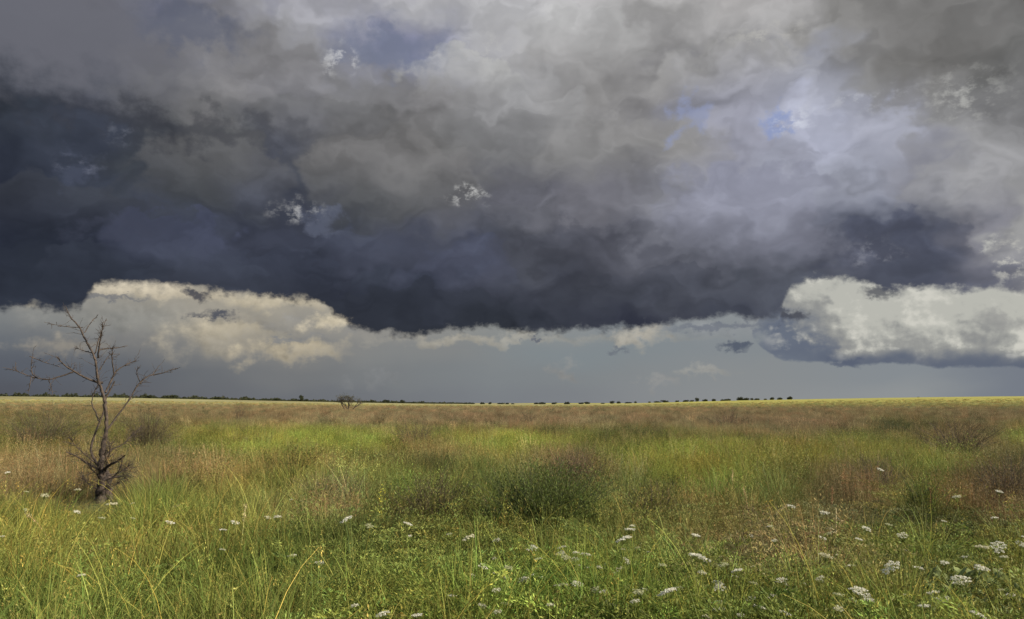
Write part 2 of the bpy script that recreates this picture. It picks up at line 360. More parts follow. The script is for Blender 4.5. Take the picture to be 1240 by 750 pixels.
def spline(pts, k=5):
    """Catmull-Rom through pts"""
    P = np.asarray(pts, float); P = np.vstack([2*P[0]-P[1], P, 2*P[-1]-P[-2]]); out = []
    for i in range(1, len(P)-2):
        for t in np.linspace(0, 1, k, endpoint=False):
            out.append(.5*((2*P[i]) + (-P[i-1]+P[i+1])*t + (2*P[i-1]-5*P[i]+4*P[i+1]-P[i+2])*t*t + (-P[i-1]+3*P[i]-3*P[i+1]+P[i+2])*t**3))
    out.append(P[-2]); return np.array(out)

# ---------------------------------------------------------------- terrain
def sstep(x, a, b):
    t = np.clip((x-a)/(b-a), 0, 1); return t*t*(3-2*t)
_ph = rng.uniform(0, 6.28, (14, 2)); _dr = rng.uniform(0, 6.28, 14)
def vnoise(x, y, wl):
    """cheap smooth noise, about -1..1"""
    s = 0
    for i in range(7):
        k = 6.283/wl*(.6+.22*i); s = s + np.sin(k*(x*np.cos(_dr[i])+y*np.sin(_dr[i]))+_ph[i, 0]) * np.cos(k*.7*(x*np.cos(_dr[i+7])+y*np.sin(_dr[i+7]))+_ph[i, 1])
    return s/3.2
def H(x, y):
    x = np.asarray(x, float); y = np.asarray(y, float)
    r = np.hypot(x, y); a = np.degrees(np.arctan2(x, y))
    near = .06*vnoise(x, y, 7)*sstep(r, 2, 8) + .10*vnoise(x, y, 31)*sstep(r, 8, 40)*(1-sstep(r, 150, 400))
    left = 7.0*sstep(-a, 0, 34)*sstep(r, 60, 900)
    right = 4.6*sstep(a, 2, 34)*sstep(r, 60, 700) + 1.6*sstep(a, 4, 17)*sstep(r, 200, 800)
    mid = .25*sstep(r, 100, 700)
    return near + left + right*(a < 90) + mid - sstep(r, 950, 2500)*2
def hz(x, y): return float(H(x, y))
def at(px, d):
    """ground point below photo column px at distance d along the view axis"""
    x = (px-620)/F*d; return Vector((x, d, hz(x, d)))
def dist(py): return CAMH*F/(py-HOR)
def ray(px, py):
    x, y, z = (px-620)/F, 1.0, (375-py)/F; c, s = math.cos(PITCH), math.sin(PITCH)
    return Vector((x, y*c - z*s, y*s + z*c))
def base_at(px, py, up=0.0):
    """where the sight line through a photo point meets the field (or a height above it)"""
    r = ray(px, py); t = (up-CAMH)/r.z
    for _ in range(12): t = (up + hz(r.x*t, r.y*t) - CAMH)/r.z
    return Vector((r.x*t, r.y*t, hz(r.x*t, r.y*t)))
def far_at(px, d):
    r = ray(px, HOR); x = r.x/r.y*d; return Vector((x, d, hz(x, d)))

def poly_ground():
    rr = np.concatenate([[0.0], np.geomspace(.6, 9000, 230)]); na = 360
    th = np.linspace(0, 2*np.pi, na, endpoint=False)
    Rg, T = np.meshgrid(rr[1:], th, indexing='ij'); x = Rg*np.sin(T); y = Rg*np.cos(T)
    v = np.vstack([[[0, 0, hz(0, 0)]], np.stack([x, y, H(x, y)], -1).reshape(-1, 3)])
    f = []; nr = len(rr)-1
    idx = 1 + np.arange(nr*na).reshape(nr, na)
    a = idx[:-1]; b = idx[1:]; q = np.stack([a, np.roll(a, -1, 1), np.roll(b, -1, 1), b], -1).reshape(-1, 4)
    me = bpy.data.meshes.new('ground')
    faces = [tuple(t) for t in q] + [(0, int(idx[0, (j+1) % na]), int(idx[0, j])) for j in range(na)]
    me.from_pydata(v.tolist(), [], faces); me.update()
    for p in me.polygons: p.use_smooth = True
    m, nt = new_mat('field_soil'); L = nt.links.new
    g = nt.nodes.new('ShaderNodeNewGeometry')
    def nz(scale, det, sx=1, sy=1):
        mp = nt.nodes.new('ShaderNodeMapping'); mp.inputs['Scale'].default_value = (sx, sy, 1); L(g.outputs['Position'], mp.inputs[0])
        n = nt.nodes.new('ShaderNodeTexNoise'); n.inputs['Scale'].default_value = scale; n.inputs['Detail'].default_value = det
        L(mp.outputs[0], n.inputs['Vector']); return n.outputs['Fac']
    def rp(f, st):
        r = nt.nodes.new('ShaderNodeValToRGB'); L(f, r.inputs[0]); e = r.color_ramp.elements
        while len(e) < len(st): e.new(.5)
        for q_, (p, c) in zip(e, st): q_.position = p; q_.color = (*c, 1)
        return r.outputs[0]
    near = rp(nz(3.5, 8), [(.3, (.03, .028, .012)), (.5, (.055, .06, .02)), (.7, (.09, .08, .035))])
    far = rp(nz(.02, 8, 1, .35), [(.3, (.14, .115, .055)), (.45, (.2, .18, .08)), (.6, (.25, .235, .11)), (.75, (.17, .14, .07))])
    ln = nt.nodes.new('ShaderNodeVectorMath'); ln.operation = 'LENGTH'; L(g.outputs['Position'], ln.inputs[0])
    mr = nt.nodes.new('ShaderNodeMapRange'); mr.inputs[1].default_value = 220; mr.inputs[2].default_value = 380; L(ln.outputs['Value'], mr.inputs[0])
    # a brighter crop on the right side of the far field
    sp = nt.nodes.new('ShaderNodeSeparateXYZ'); L(g.outputs['Position'], sp.inputs[0])
    mr2 = nt.nodes.new('ShaderNodeMapRange'); mr2.interpolation_type = 'SMOOTHSTEP'; mr2.inputs[1].default_value = 20; mr2.inputs[2].default_value = 140; L(sp.outputs[0], mr2.inputs[0])
    crop = rp(nz(.03, 6, 1, .3), [(.3, (.22, .20, .05)), (.7, (.29, .27, .065))])
    m1 = nt.nodes.new('ShaderNodeMix'); m1.data_type = 'RGBA'; L(mr2.outputs[0], m1.inputs[0]); L(far, m1.inputs[6]); L(crop, m1.inputs[7])
    m2 = nt.nodes.new('ShaderNodeMix'); m2.data_type = 'RGBA'; L(mr.outputs[0], m2.inputs[0]); L(near, m2.inputs[6]); L(m1.outputs[2], m2.inputs[7])
    p = nt.nodes.new('ShaderNodeBsdfPrincipled'); p.inputs['Roughness'].default_value = .95; p.inputs['Specular IOR Level'].default_value = .1
    L(m2.outputs[2], p.inputs['Base Color'])
    bp = nt.nodes.new('ShaderNodeBump'); bp.inputs['Strength'].default_value = .5; bp.inputs['Distance'].default_value = .05
    L(nz(9, 6), bp.inputs['Height']); L(bp.outputs[0], p.inputs['Normal'])
    out_mat(nt, p.outputs[0]); me.materials.append(m)
    o = bpy.data.objects.new('ground', me); COL.objects.link(o); o['kind'] = 'structure'
poly_ground()

# ---------------------------------------------------------------- clump meshes
def jit(n, base=(1, 1, 1), v=.24, warm=.08):
    c = np.ones((n, 3))*np.array(base); b = np.exp(rng.normal(0, v, n))[:, None]; c = c*b
    c[:, 0] *= np.exp(rng.normal(0, warm, n)); return c
def disk(n, r):
    a = rng.uniform(0, 2*np.pi, n); q = r*np.sqrt(rng.uniform(0, 1, n))
    return np.stack([q*np.cos(a), q*np.sin(a), np.zeros(n)], 1), a
STRAW = (1.7, 1.35, 1.6)
def grass_clump(n=90, h=.62, r=.22, w=.009, seg=6, dry=.08, heads=1):
    S = Soup(); b, a = disk(n, r)
    c = jit(n); k = rng.random(n) < dry; c[k] *= np.array(STRAW)
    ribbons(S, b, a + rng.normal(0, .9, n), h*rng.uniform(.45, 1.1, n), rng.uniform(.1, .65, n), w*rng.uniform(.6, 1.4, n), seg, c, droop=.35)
    if heads:
        b, a = disk(heads, r); hh = h*rng.uniform(1.05, 1.4, heads)
        tip = ribbons(S, b, a, hh, rng.uniform(.1, .5, heads), w*.45, seg+1, jit(heads, (1.9, 1.5, 1.5)), droop=.3, wpow=.3)
        for t in tip:
            m = 14; p = t + np.stack([rng.normal(0, .008, m), rng.normal(0, .008, m), -rng.uniform(0, .1, m)], 1)
            leaves(S, p, .014, .4, jit(m, (1.8, 1.45, 1.6)), up=1.0)
    return S
def reed_clump(n=34, h=.7, r=.2, w=.004, heads=True, hc=(1.1, .9, .9)):
    """thin upright dry stems with feathery seed heads"""
    S = Soup(); b, a = disk(n, r); hh = h*rng.uniform(.55, 1.1, n)
    tip = ribbons(S, b, a, hh, rng.uniform(.0, .35, n), w, 3, jit(n), droop=.1, wpow=.25)
    m = 12
    for t, hq in zip(tip, hh):
        p = t + np.stack([rng.normal(0, .012, m), rng.normal(0, .012, m), -rng.uniform(0, .22, m)*hq/.6], 1)
        leaves(S, p, .022, .3, jit(m, hc), up=.9)
    b, a = disk(n, r*1.1)
    ribbons(S, b, a, h*rng.uniform(.25, .6, n), rng.uniform(.2, .8, n), w*1.3, 3, jit(n, (.9, 1.1, .8)), droop=.3)
    return S
def herb_clump(n=16, h=.5, r=.16, leaf=.016, per=46, asp=.3, w=.004, spread=.5):
    """soft upright herb: twigs set all along with tiny narrow leaves"""
    S = Soup(); b, a = disk(n, r); hh = h*rng.uniform(.55, 1.1, n); bend = rng.uniform(.05, spread, n)
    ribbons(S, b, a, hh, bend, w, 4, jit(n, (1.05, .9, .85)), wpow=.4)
    t = rng.uniform(.12, 1, (n, per)); o = hh[:, None]*bend[:, None]*t**1.9
    wig = (1-t)*.05 + .012
    p = np.stack([b[:, 0:1]+np.cos(a)[:, None]*o, b[:, 1:2]+np.sin(a)[:, None]*o, hh[:, None]*t], -1) + rng.normal(size=(n, per, 3))*wig[..., None]
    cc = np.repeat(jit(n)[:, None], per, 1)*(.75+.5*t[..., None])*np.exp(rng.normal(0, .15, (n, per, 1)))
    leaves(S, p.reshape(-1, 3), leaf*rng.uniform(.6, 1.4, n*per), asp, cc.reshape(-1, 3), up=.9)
    return S
def fern_clump(n=14, h=.42, r=.16):
    """feathery low leaves of wild carrot"""
    S = Soup(); b, a = disk(n, r)
    hh = h*rng.uniform(.5, 1.15, n); bend = rng.uniform(.4, 1.1, n)
    ribbons(S, b, a, hh, bend, .0035, 4, jit(n, (1.1, 1, .9)), droop=.5, wpow=.5)
    per = 18; t = np.linspace(.25, 1, per)[None, :]
    o = hh[:, None]*bend[:, None]*t**1.9; z = hh[:, None]*(t-.5*t**3.2*np.minimum(1, bend*1.5)[:, None])
    d = np.stack([np.cos(a), np.sin(a)], 1); s = np.stack([-np.sin(a), np.cos(a)], 1)
    mid = np.stack([b[:, 0:1]+d[:, 0:1]*o, b[:, 1:2]+d[:, 1:2]*o, z], -1)
    for side in (-1, 1):
        for q in range(4):
            k = .012 + .017*q
            ln = k*np.sin(np.pi*np.clip((t-.15)/.9, 0, 1))[..., None]*1.3
            p = mid + side*np.concatenate([s, np.zeros((n, 1))], 1)[:, None]*ln + rng.normal(size=mid.shape)*.004
            dd = side*np.concatenate([s, np.zeros((n, 1))], 1)[:, None] + np.concatenate([d*.8, np.full((n, 1), .4)], 1)[:, None]
            dd = np.broadcast_to(dd, mid.shape).reshape(-1, 3)
            leaves(S, p.reshape(-1, 3), .021, .28, jit(n*per), up=.2, dirs=dd)
    return S
def broad_clump(n=10, h=.35, r=.1, L=.07):
    """leafy weed with broader leaves along the stems"""
    S = Soup(); b, a = disk(n, r); hh = h*rng.uniform(.6, 1.1, n); bend = rng.uniform(.05, .5, n)
    ribbons(S, b, a, hh, bend, .005, 4, jit(n, (1, .9, .8)), wpow=.4)
    per = 12; t = rng.uniform(.1, 1, (n, per)); o = hh[:, None]*bend[:, None]*t**1.9
    p = np.stack([b[:, 0:1]+np.cos(a)[:, None]*o, b[:, 1:2]+np.sin(a)[:, None]*o, hh[:, None]*t], -1)
    leaves(S, p.reshape(-1, 3), L*rng.uniform(.5, 1.3, n*per)*(1.15-.5*t.reshape(-1)), .38, jit(n*per), up=.35)
    return S
def tuft_far(n=170, h=.6, r=.6, w=.014, hc=(1.1, 1, 1), leafy=300):
    """wide tuft for the middle and far meadow"""
    S = Soup(); b, a = disk(n, r)
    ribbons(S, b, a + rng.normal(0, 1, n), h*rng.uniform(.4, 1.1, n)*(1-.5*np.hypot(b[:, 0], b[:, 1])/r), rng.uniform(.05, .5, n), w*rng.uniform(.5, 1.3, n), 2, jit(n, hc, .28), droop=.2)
    if leafy:
        b, a = disk(leafy, r); b[:, 2] = h*rng.uniform(.1, 1, leafy)**.7*(1-.6*(np.hypot(b[:, 0], b[:, 1])/r)**2)
        leaves(S, b, .04*rng.uniform(.6, 1.4, leafy), .22, jit(leafy, v=.28), up=.8)
    return S

def mound_clump(n=46, h=.8, r=.24, per=44):
    """a loose upright weed clump of uneven outline"""
    S = Soup(); b, a = disk(n, r); a = a + rng.normal(0, .4, n); hh = h*rng.uniform(.4, 1.12, n); bend = rng.uniform(.05, .75, n)
    ribbons(S, b, a, hh, bend, .006, 4, jit(n, (.9, .75, .7)), wpow=.4)
    t = rng.uniform(.2, 1, (n, per)); o = hh[:, None]*bend[:, None]*t**1.9
    p = np.stack([b[:, 0:1]+np.cos(a)[:, None]*o, b[:, 1:2]+np.sin(a)[:, None]*o, hh[:, None]*t], -1) + rng.normal(size=(n, per, 3))*.03
    cc = np.repeat(jit(n, v=.3)[:, None], per, 1)*np.exp(rng.normal(0, .15, (n, per, 1)))
    leaves(S, p.reshape(-1, 3), .034*rng.uniform(.5, 1.4, n*per), .26, cc.reshape(-1, 3), up=.8)
    return S
PROTO = {}
def proto(kind, fn, n, mat):
    c = bpy.data.collections.new(kind + '_kinds')
    for i in range(n):
        me = fn().mesh(kind, mat); o = bpy.data.objects.new(f'{kind}_{i:02d}', me); c.objects.link(o)
    PROTO[kind] = (c, n)
proto('long_grass', lambda: grass_clump(n=85, h=.72, r=.17, dry=.08), 5, M_MEADOW)
proto('short_grass', lambda: grass_clump(n=80, h=.36, r=.2, w=.005, dry=.16, heads=1), 4, M_MEADOW)
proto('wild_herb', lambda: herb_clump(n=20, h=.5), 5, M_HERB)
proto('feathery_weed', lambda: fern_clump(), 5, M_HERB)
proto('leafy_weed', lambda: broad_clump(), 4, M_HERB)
proto('dry_grass', lambda: reed_clump(), 5, M_DRY)
proto('meadow_tuft', lambda: tuft_far(), 6, M_HERB)
proto('weed_mound', lambda: mound_clump(), 6, M_HERB)
proto('brown_tuft', lambda: tuft_far(n=170, h=.75, w=.014, hc=(1.04, 1, 1), leafy=160), 5, M_DRY)

# ---------------------------------------------------------------- where what grows
def bl(px, py, x, y, rx, ry): return np.exp(-(((px-x)/rx)**2 + ((py-y)/ry)**2))
G_BR, G_MID, G_DK, OLIVE, BROWN, TAN, REDB, STRAWC, YEL = [np.array(c) for c in (
 (.19, .215, .04), (.116, .136, .028), (.052, .064, .018), (.14, .138, .04), (.13, .10, .05), (.24, .185, .09), (.185, .14, .08), (.32, .26, .14), (.27, .25, .09))]
# (x, y, rx, ry in the photo, colour, strength)
PATCH = [
 (120,520,150,26,OLIVE*.7,1.6),(60,505,120,14,BROWN*.8,1.0),(190,540,60,16,G_DK,1.0),(230,500,150,9,REDB*.9,1.4),(330,522,90,10,G_BR,1.8),(270,533,60,8,G_BR,1.0),(460,527,60,12,G_BR,2.0),(440,505,140,8,REDB*.9,2.0),  # darkened patches at far left put a cloud's shadow into the plant colour
 (600,502,140,10,REDB,1.6),(520,540,45,16,BROWN,1.3),(620,528,80,10,G_BR*1.1,2.0),(560,560,60,18,OLIVE,1.2),(700,505,100,9,REDB,1.6),(670,518,20,8,BROWN*.8,1.2),(770,522,50,9,G_DK*1.2,1.6),(800,545,60,16,G_BR,1.8),
 (900,505,120,11,REDB,1.8),(980,510,60,14,REDB*.9,1.5),(860,560,70,20,G_BR,1.5),(940,545,60,10,G_BR*.9,1.4),(1030,530,60,12,G_MID,1.2),(1090,512,40,8,G_DK,1.4),(1170,525,70,18,BROWN*.9,1.8),(1230,525,22,10,G_BR*1.1,2.0),
 (1100,548,60,14,G_BR*.85,1.4),(1200,500,90,8,REDB,1.2),(1000,498,120,6,TAN*.8,1.0),
 (60,565,90,16,TAN*.85,1.6),(210,560,70,14,TAN*.85,1.6),(230,595,60,10,G_MID,1.0),(330,570,100,18,G_BR*.85,1.0),(400,595,50,26,BROWN*1.15,1.8),(310,585,60,14,OLIVE,1.0),
 (500,595,40,30,G_MID*.9,1.6),(690,560,45,22,BROWN,1.6),(650,600,90,30,G_MID*.8,1.8),(770,600,80,30,OLIVE,1.4),(840,620,60,30,OLIVE,1.2),(930,600,50,24,OLIVE*.95,1.4),(920,650,60,22,BROWN*1.15,1.8),
 (1020,590,60,30,BROWN*1.05,1.3),(1060,560,40,16,OLIVE*.9,1.0),(1110,600,40,30,G_MID,1.2),(1200,590,60,28,BROWN*.8,1.6),(1120,640,60,22,G_MID*1.1,1.4),(1180,650,70,16,G_BR*.85,1.2),
 (150,625,220,18,G_MID,1.6),(150,700,220,50,G_MID*1.1,2.2),(380,690,100,50,G_MID*.95,1.6),(600,720,160,50,G_BR*.84,2.2),(700,700,100,30,G_BR*.92,2.0),(780,720,120,40,G_BR*.86,2.2),(980,730,140,40,G_BR*.82,2.2),(1200,720,80,40,G_BR*.8,1.6),
 (440,650,60,24,OLIVE,1.2),(250,650,120,20,G_MID,1.0),(1100,690,80,20,OLIVE,1.0)]
def veg_color(x, y):
    r = np.hypot(x, y); px = 620 + F*x/np.maximum(y, .5); py = HOR + F*1.15/np.maximum(y, .5)
    px = px + vnoise(x, y, 5+0*r)*14; py = py*(1) + vnoise(x+31, y, 9)*np.clip((py-HOR)*.06, .5, 6)
    tot = np.full(x.shape, .35); c = np.ones(x.shape+(3,))*(OLIVE*.5+G_MID*.5)*.35
    far = sstep(r, 90, 200); 
    tot += far*1.5; e0 = np.interp(px, [0, 620, 900, 1240], [240, 260, 170, 120]); ye = sstep(r, e0, e0+130)
    fc = (TAN*.55+REDB*.45)*(1-ye)[..., None] + YEL*ye[..., None]
    c += fc*(far*1.5)[..., None]
    for X0, Y0, rx, ry, cc, s in PATCH:
        wgt = s*bl(px, py, X0, Y0, rx, ry)*(1-.85*sstep(r, 150, 260)); tot += wgt; c += wgt[..., None]*cc
    n = vnoise(x*1.3, y*.8, 2.6)
    n2_ = vnoise(x*.9+50, y*.55, 5.5)
    r_ = vnoise(x*1.7+9, y*1.2, 1.7)
    c = c/tot[..., None]*np.clip(1+.34*n+.32*n2_+.2*r_, .4, 1.75)[..., None]
    gsh = vnoise(x+77, y*.7, 6.5); c[..., 0] *= 1-.14*gsh; c[..., 1] *= 1+.05*gsh
    return c, px, py
def scatter(n, r0, r1, pw, half=52, back=2.5):
    """n points in a wedge in front of (and a little behind) the place the photo was taken"""
    u = rng.random(n); e = 2-pw
    r = (r0**e + u*(r1**e-r0**e))**(1/e)
    a = np.radians(rng.uniform(-half, half, n)); x = r*np.sin(a); y = r*np.cos(a) - back
    k = (np.hypot(x, y) > 1.9) & ((y > 0.2)); return x[k], y[k]
KEEP_OFF = []
def stuff(name, kind, x, y, scl, col, label=None, zs=None, tilt=.12):
    n = len(x); coll, nk = PROTO[kind]
    tb = base_at(124, 609); dd = np.hypot((x-tb.x)/.55, np.where(y < tb.y, (y-tb.y)/3.2, (y-tb.y)/.6)); scl = scl*(.4+.6*sstep(dd, .5, 1.2))
    KH = {'long_grass': .85, 'short_grass': .42, 'wild_herb': .58, 'feathery_weed': .42, 'leafy_weed': .4, 'dry_grass': .8, 'meadow_tuft': .68, 'brown_tuft': .8, 'weed_mound': .9}[kind]
    pxx = 620 + F*x/np.maximum(y, .5)
    for cx, hw, ty in ((124, 46, 606), (1014, 16, 698), (887, 7, 612), (908, 8, 640), (1160, 36, 702)):
        dm = CAMH*F/(ty-HOR); cap = np.maximum(.2, CAMH - (ty-HOR)/F*y)/KH
        wgt = (1-sstep(np.abs(pxx-cx), hw*.7, hw*1.3))*(y < dm); scl = np.where(wgt > .5, np.minimum(scl, cap), scl)
    me = bpy.data.meshes.new(name); me.vertices.add(n)
    co = np.stack([x, y, H(x, y)-.01], 1); me.vertices.foreach_set('co', co.ravel())
    def fa(nm, typ, data, key):
        a = me.attributes.new(nm, typ, 'POINT'); a.data.foreach_set(key, np.ascontiguousarray(data).ravel())
    rot = np.stack([rng.normal(0, tilt, n), rng.normal(0, tilt, n), rng.uniform(0, 6.283, n)], 1)
    sc = np.stack([scl, scl, scl*(1 if zs is None else zs)], 1)
    fa('rot', 'FLOAT_VECTOR', rot.astype(np.float32), 'vector'); fa('scl', 'FLOAT_VECTOR', sc.astype(np.float32), 'vector')
    fa('col', 'FLOAT_VECTOR', col.astype(np.float32), 'vector'); fa('idx', 'INT', rng.integers(0, nk, n).astype(np.int32), 'value')
    o = bpy.data.objects.new(name, me); COL.objects.link(o); o['kind'] = 'stuff'
    if label: o['label'] = label
    ng = bpy.data.node_groups.new(name, 'GeometryNodeTree')
    ng.interface.new_socket('Geometry', in_out='INPUT', socket_type='NodeSocketGeometry')
    ng.interface.new_socket('Geometry', in_out='OUTPUT', socket_type='NodeSocketGeometry')
    gi = ng.nodes.new('NodeGroupInput'); go = ng.nodes.new('NodeGroupOutput')
    ci = ng.nodes.new('GeometryNodeCollectionInfo'); ci.inputs['Collection'].default_value = coll
    ci.inputs['Separate Children'].default_value = True; ci.inputs['Reset Children'].default_value = True
    ip = ng.nodes.new('GeometryNodeInstanceOnPoints'); ip.inputs['Pick Instance'].default_value = True
    def na(nm, t):
        q = ng.nodes.new('GeometryNodeInputNamedAttribute'); q.data_type = t; q.inputs['Name'].default_value = nm; return q.outputs[0]
    er = ng.nodes.new('FunctionNodeEulerToRotation')
    L = ng.links.new
    L(gi.outputs[0], ip.inputs['Points']); L(ci.outputs[0], ip.inputs['Instance']); L(na('idx', 'INT'), ip.inputs['Instance Index'])
    L(na('rot', 'FLOAT_VECTOR'), er.inputs[0]); L(er.outputs[0], ip.inputs['Rotation']); L(na('scl', 'FLOAT_VECTOR'), ip.inputs['Scale'])
    L(ip.outputs[0], go.inputs[0])
    md = o.modifiers.new('scatter', 'NODES'); md.node_group = ng
    return o
def lum(c): return c@np.array([.3, .6, .1])
def pick(x, y, c, px, py, kind):
    """chance that a plant of this kind grows here"""
    g = c[:, 1]/(c[:, 0]+1e-6)          # >1 green, <1 brown
    green = sstep(g, .85, 1.15); brown = 1-sstep(g, .75, 1.0)
    n = .5+.5*vnoise(x, y, 4.0)
    left = 1-sstep(px, 330, 560); low = sstep(py, 600, 690)
    if kind == 'long_grass': return np.clip(green*(.18 + .82*left*sstep(py, 560, 640) + .25*n)*(1-.3*(1-left)*sstep(py, 610, 660)) + .3*(1-left)*low, 0, 1)
    if kind == 'short_grass': return .35 + .3*green
    if kind == 'wild_herb': return np.clip((.8 - .62*low)*(.5+.7*n)*(1-.8*left*low), 0, 1)
    if kind == 'feathery_weed': return np.clip(sstep(py, 580, 650)*(.08+.92*(1-left))*(.5+.5*green), 0, 1)
    if kind == 'leafy_weed': return np.clip(.10+.3*sstep(px, 900, 1150)*low, 0, 1)
    if kind == 'dry_grass': return np.clip((.05+.75*brown)*(1-.8*low), 0, 1)
def seed_of(kind): return len(kind)*13.7 + ord(kind[0])
def grow(name, kind, n, r0, r1, pw, smin, smax, tint=(1, 1, 1), v=.16, mixto=None, zs=None, label=None, force=None):
    x, y = scatter(n, r0, r1, pw)
    c, px, py = veg_color(x, y)
    p = pick(x, y, c, px, py, kind) if force is None else force(x, y, c, px, py)
    p = p*np.clip(1.0 + .95*vnoise(x*1.1+seed_of(kind), y*1.1, 1.5), .08, 1.6)*np.where(np.hypot(x, y) < 40, 1, 1)
    k = rng.random(len(x)) < p; x, y, c = x[k], y[k], c[k]
    if mixto is not None: c = c*(1-mixto[1]) + np.array(mixto[0])*mixto[1]
    c = c*np.array(tint)*np.exp(rng.normal(0, v, len(x)))[:, None]
    c[:, 0] *= np.exp(rng.normal(0, .1, len(x)))
    s = rng.uniform(smin, smax, len(x))
    return stuff(name, kind, x, y, s, np.clip(c, 0, .6), label, zs)
D = DENS
grow('long_grass', 'long_grass', int(11000*D), 1.5, 26, 1.1, .6, 1.2)
grow('short_grass', 'short_grass', int(16000*D), 1.5, 40, 1.1, .7, 1.4)
grow('wild_herb', 'wild_herb', int(20000*D), 1.5, 50, 1.1, .55, 1.15)
grow('feathery_weed', 'feathery_weed', int(14000*D), 1.5, 18, 1.0, .75, 1.7, tint=(1.05, 1.08, 1.15), v=.26)
grow('leafy_weed', 'leafy_weed', int(3500*D), 1.5, 22, 1.0, .6, 1.2, tint=(.85, .95, .9))
grow('dry_grass', 'dry_grass', int(11000*D), 1.5, 45, 1.1, .6, 1.1, mixto=(TAN, .25))
green_f = lambda x, y, c, px, py: .35+.65*sstep(c[:, 1]/c[:, 0], .8, 1.15)
brown_f = lambda x, y, c, px, py: .12+.88*(1-sstep(c[:, 1]/c[:, 0], .75, 1.05))
mound_f = lambda x, y, c, px, py: (.15+.85*sstep(vnoise(x+11, y, 8), .0, .35))*np.where(py > 640, .15, 1.0)
grow('weed_mounds', 'weed_mound', int(2400*D), 7, 120, 1.25, .45, 1.1, v=.38, force=mound_f)
grow('pale_seed_stems', 'dry_grass', int(2000*D), 15, 90, 1.2, .8, 1.3, v=.3, mixto=(STRAWC*.85, .5), force=lambda x, y, c, px, py: .2+.8*sstep(vnoise(x+5, y-9, 6), -.1, .4))
grow('far_green_meadow', 'meadow_tuft', int(32000*D), 19, 430, 1.55, .6, 1.2, force=green_f)
grow('far_brown_meadow', 'brown_tuft', int(26000*D), 22, 400, 1.5, .5, 1.15, force=brown_f)
# ---------------------------------------------------------------- things
def link(o, parent=None):
    COL.objects.link(o)
    if parent is not None: o.parent = parent
    return o
def part(name, S, mat, parent): return link(bpy.data.objects.new(name, S.mesh(name, mat)), parent)
def thing(name, label, cat, loc=(0, 0, 0), rz=0.0, group=None, s=1.0):
    o = link(bpy.data.objects.new(name, None)); o.empty_display_size = .1
    o.location = loc; o.rotation_euler = (0, 0, rz); o.scale = (s, s, s)
    o['label'] = label; o['category'] = cat
    if group: o['group'] = group
    return o
def copy_thing(src, label, loc, rz=0.0, s=1.0, tilt=(0, 0), sz=None):
    c = src.copy(); COL.objects.link(c); c.location = loc; c.rotation_euler = (tilt[0], tilt[1], rz)
    c.scale = (s, s, s if sz is None else sz); c['label'] = label
    for ch in src.children:
        k = ch.copy(); COL.objects.link(k); k.parent = c
        for g in ch.children:
            q = g.copy(); COL.objects.link(q); q.parent = k
    return c

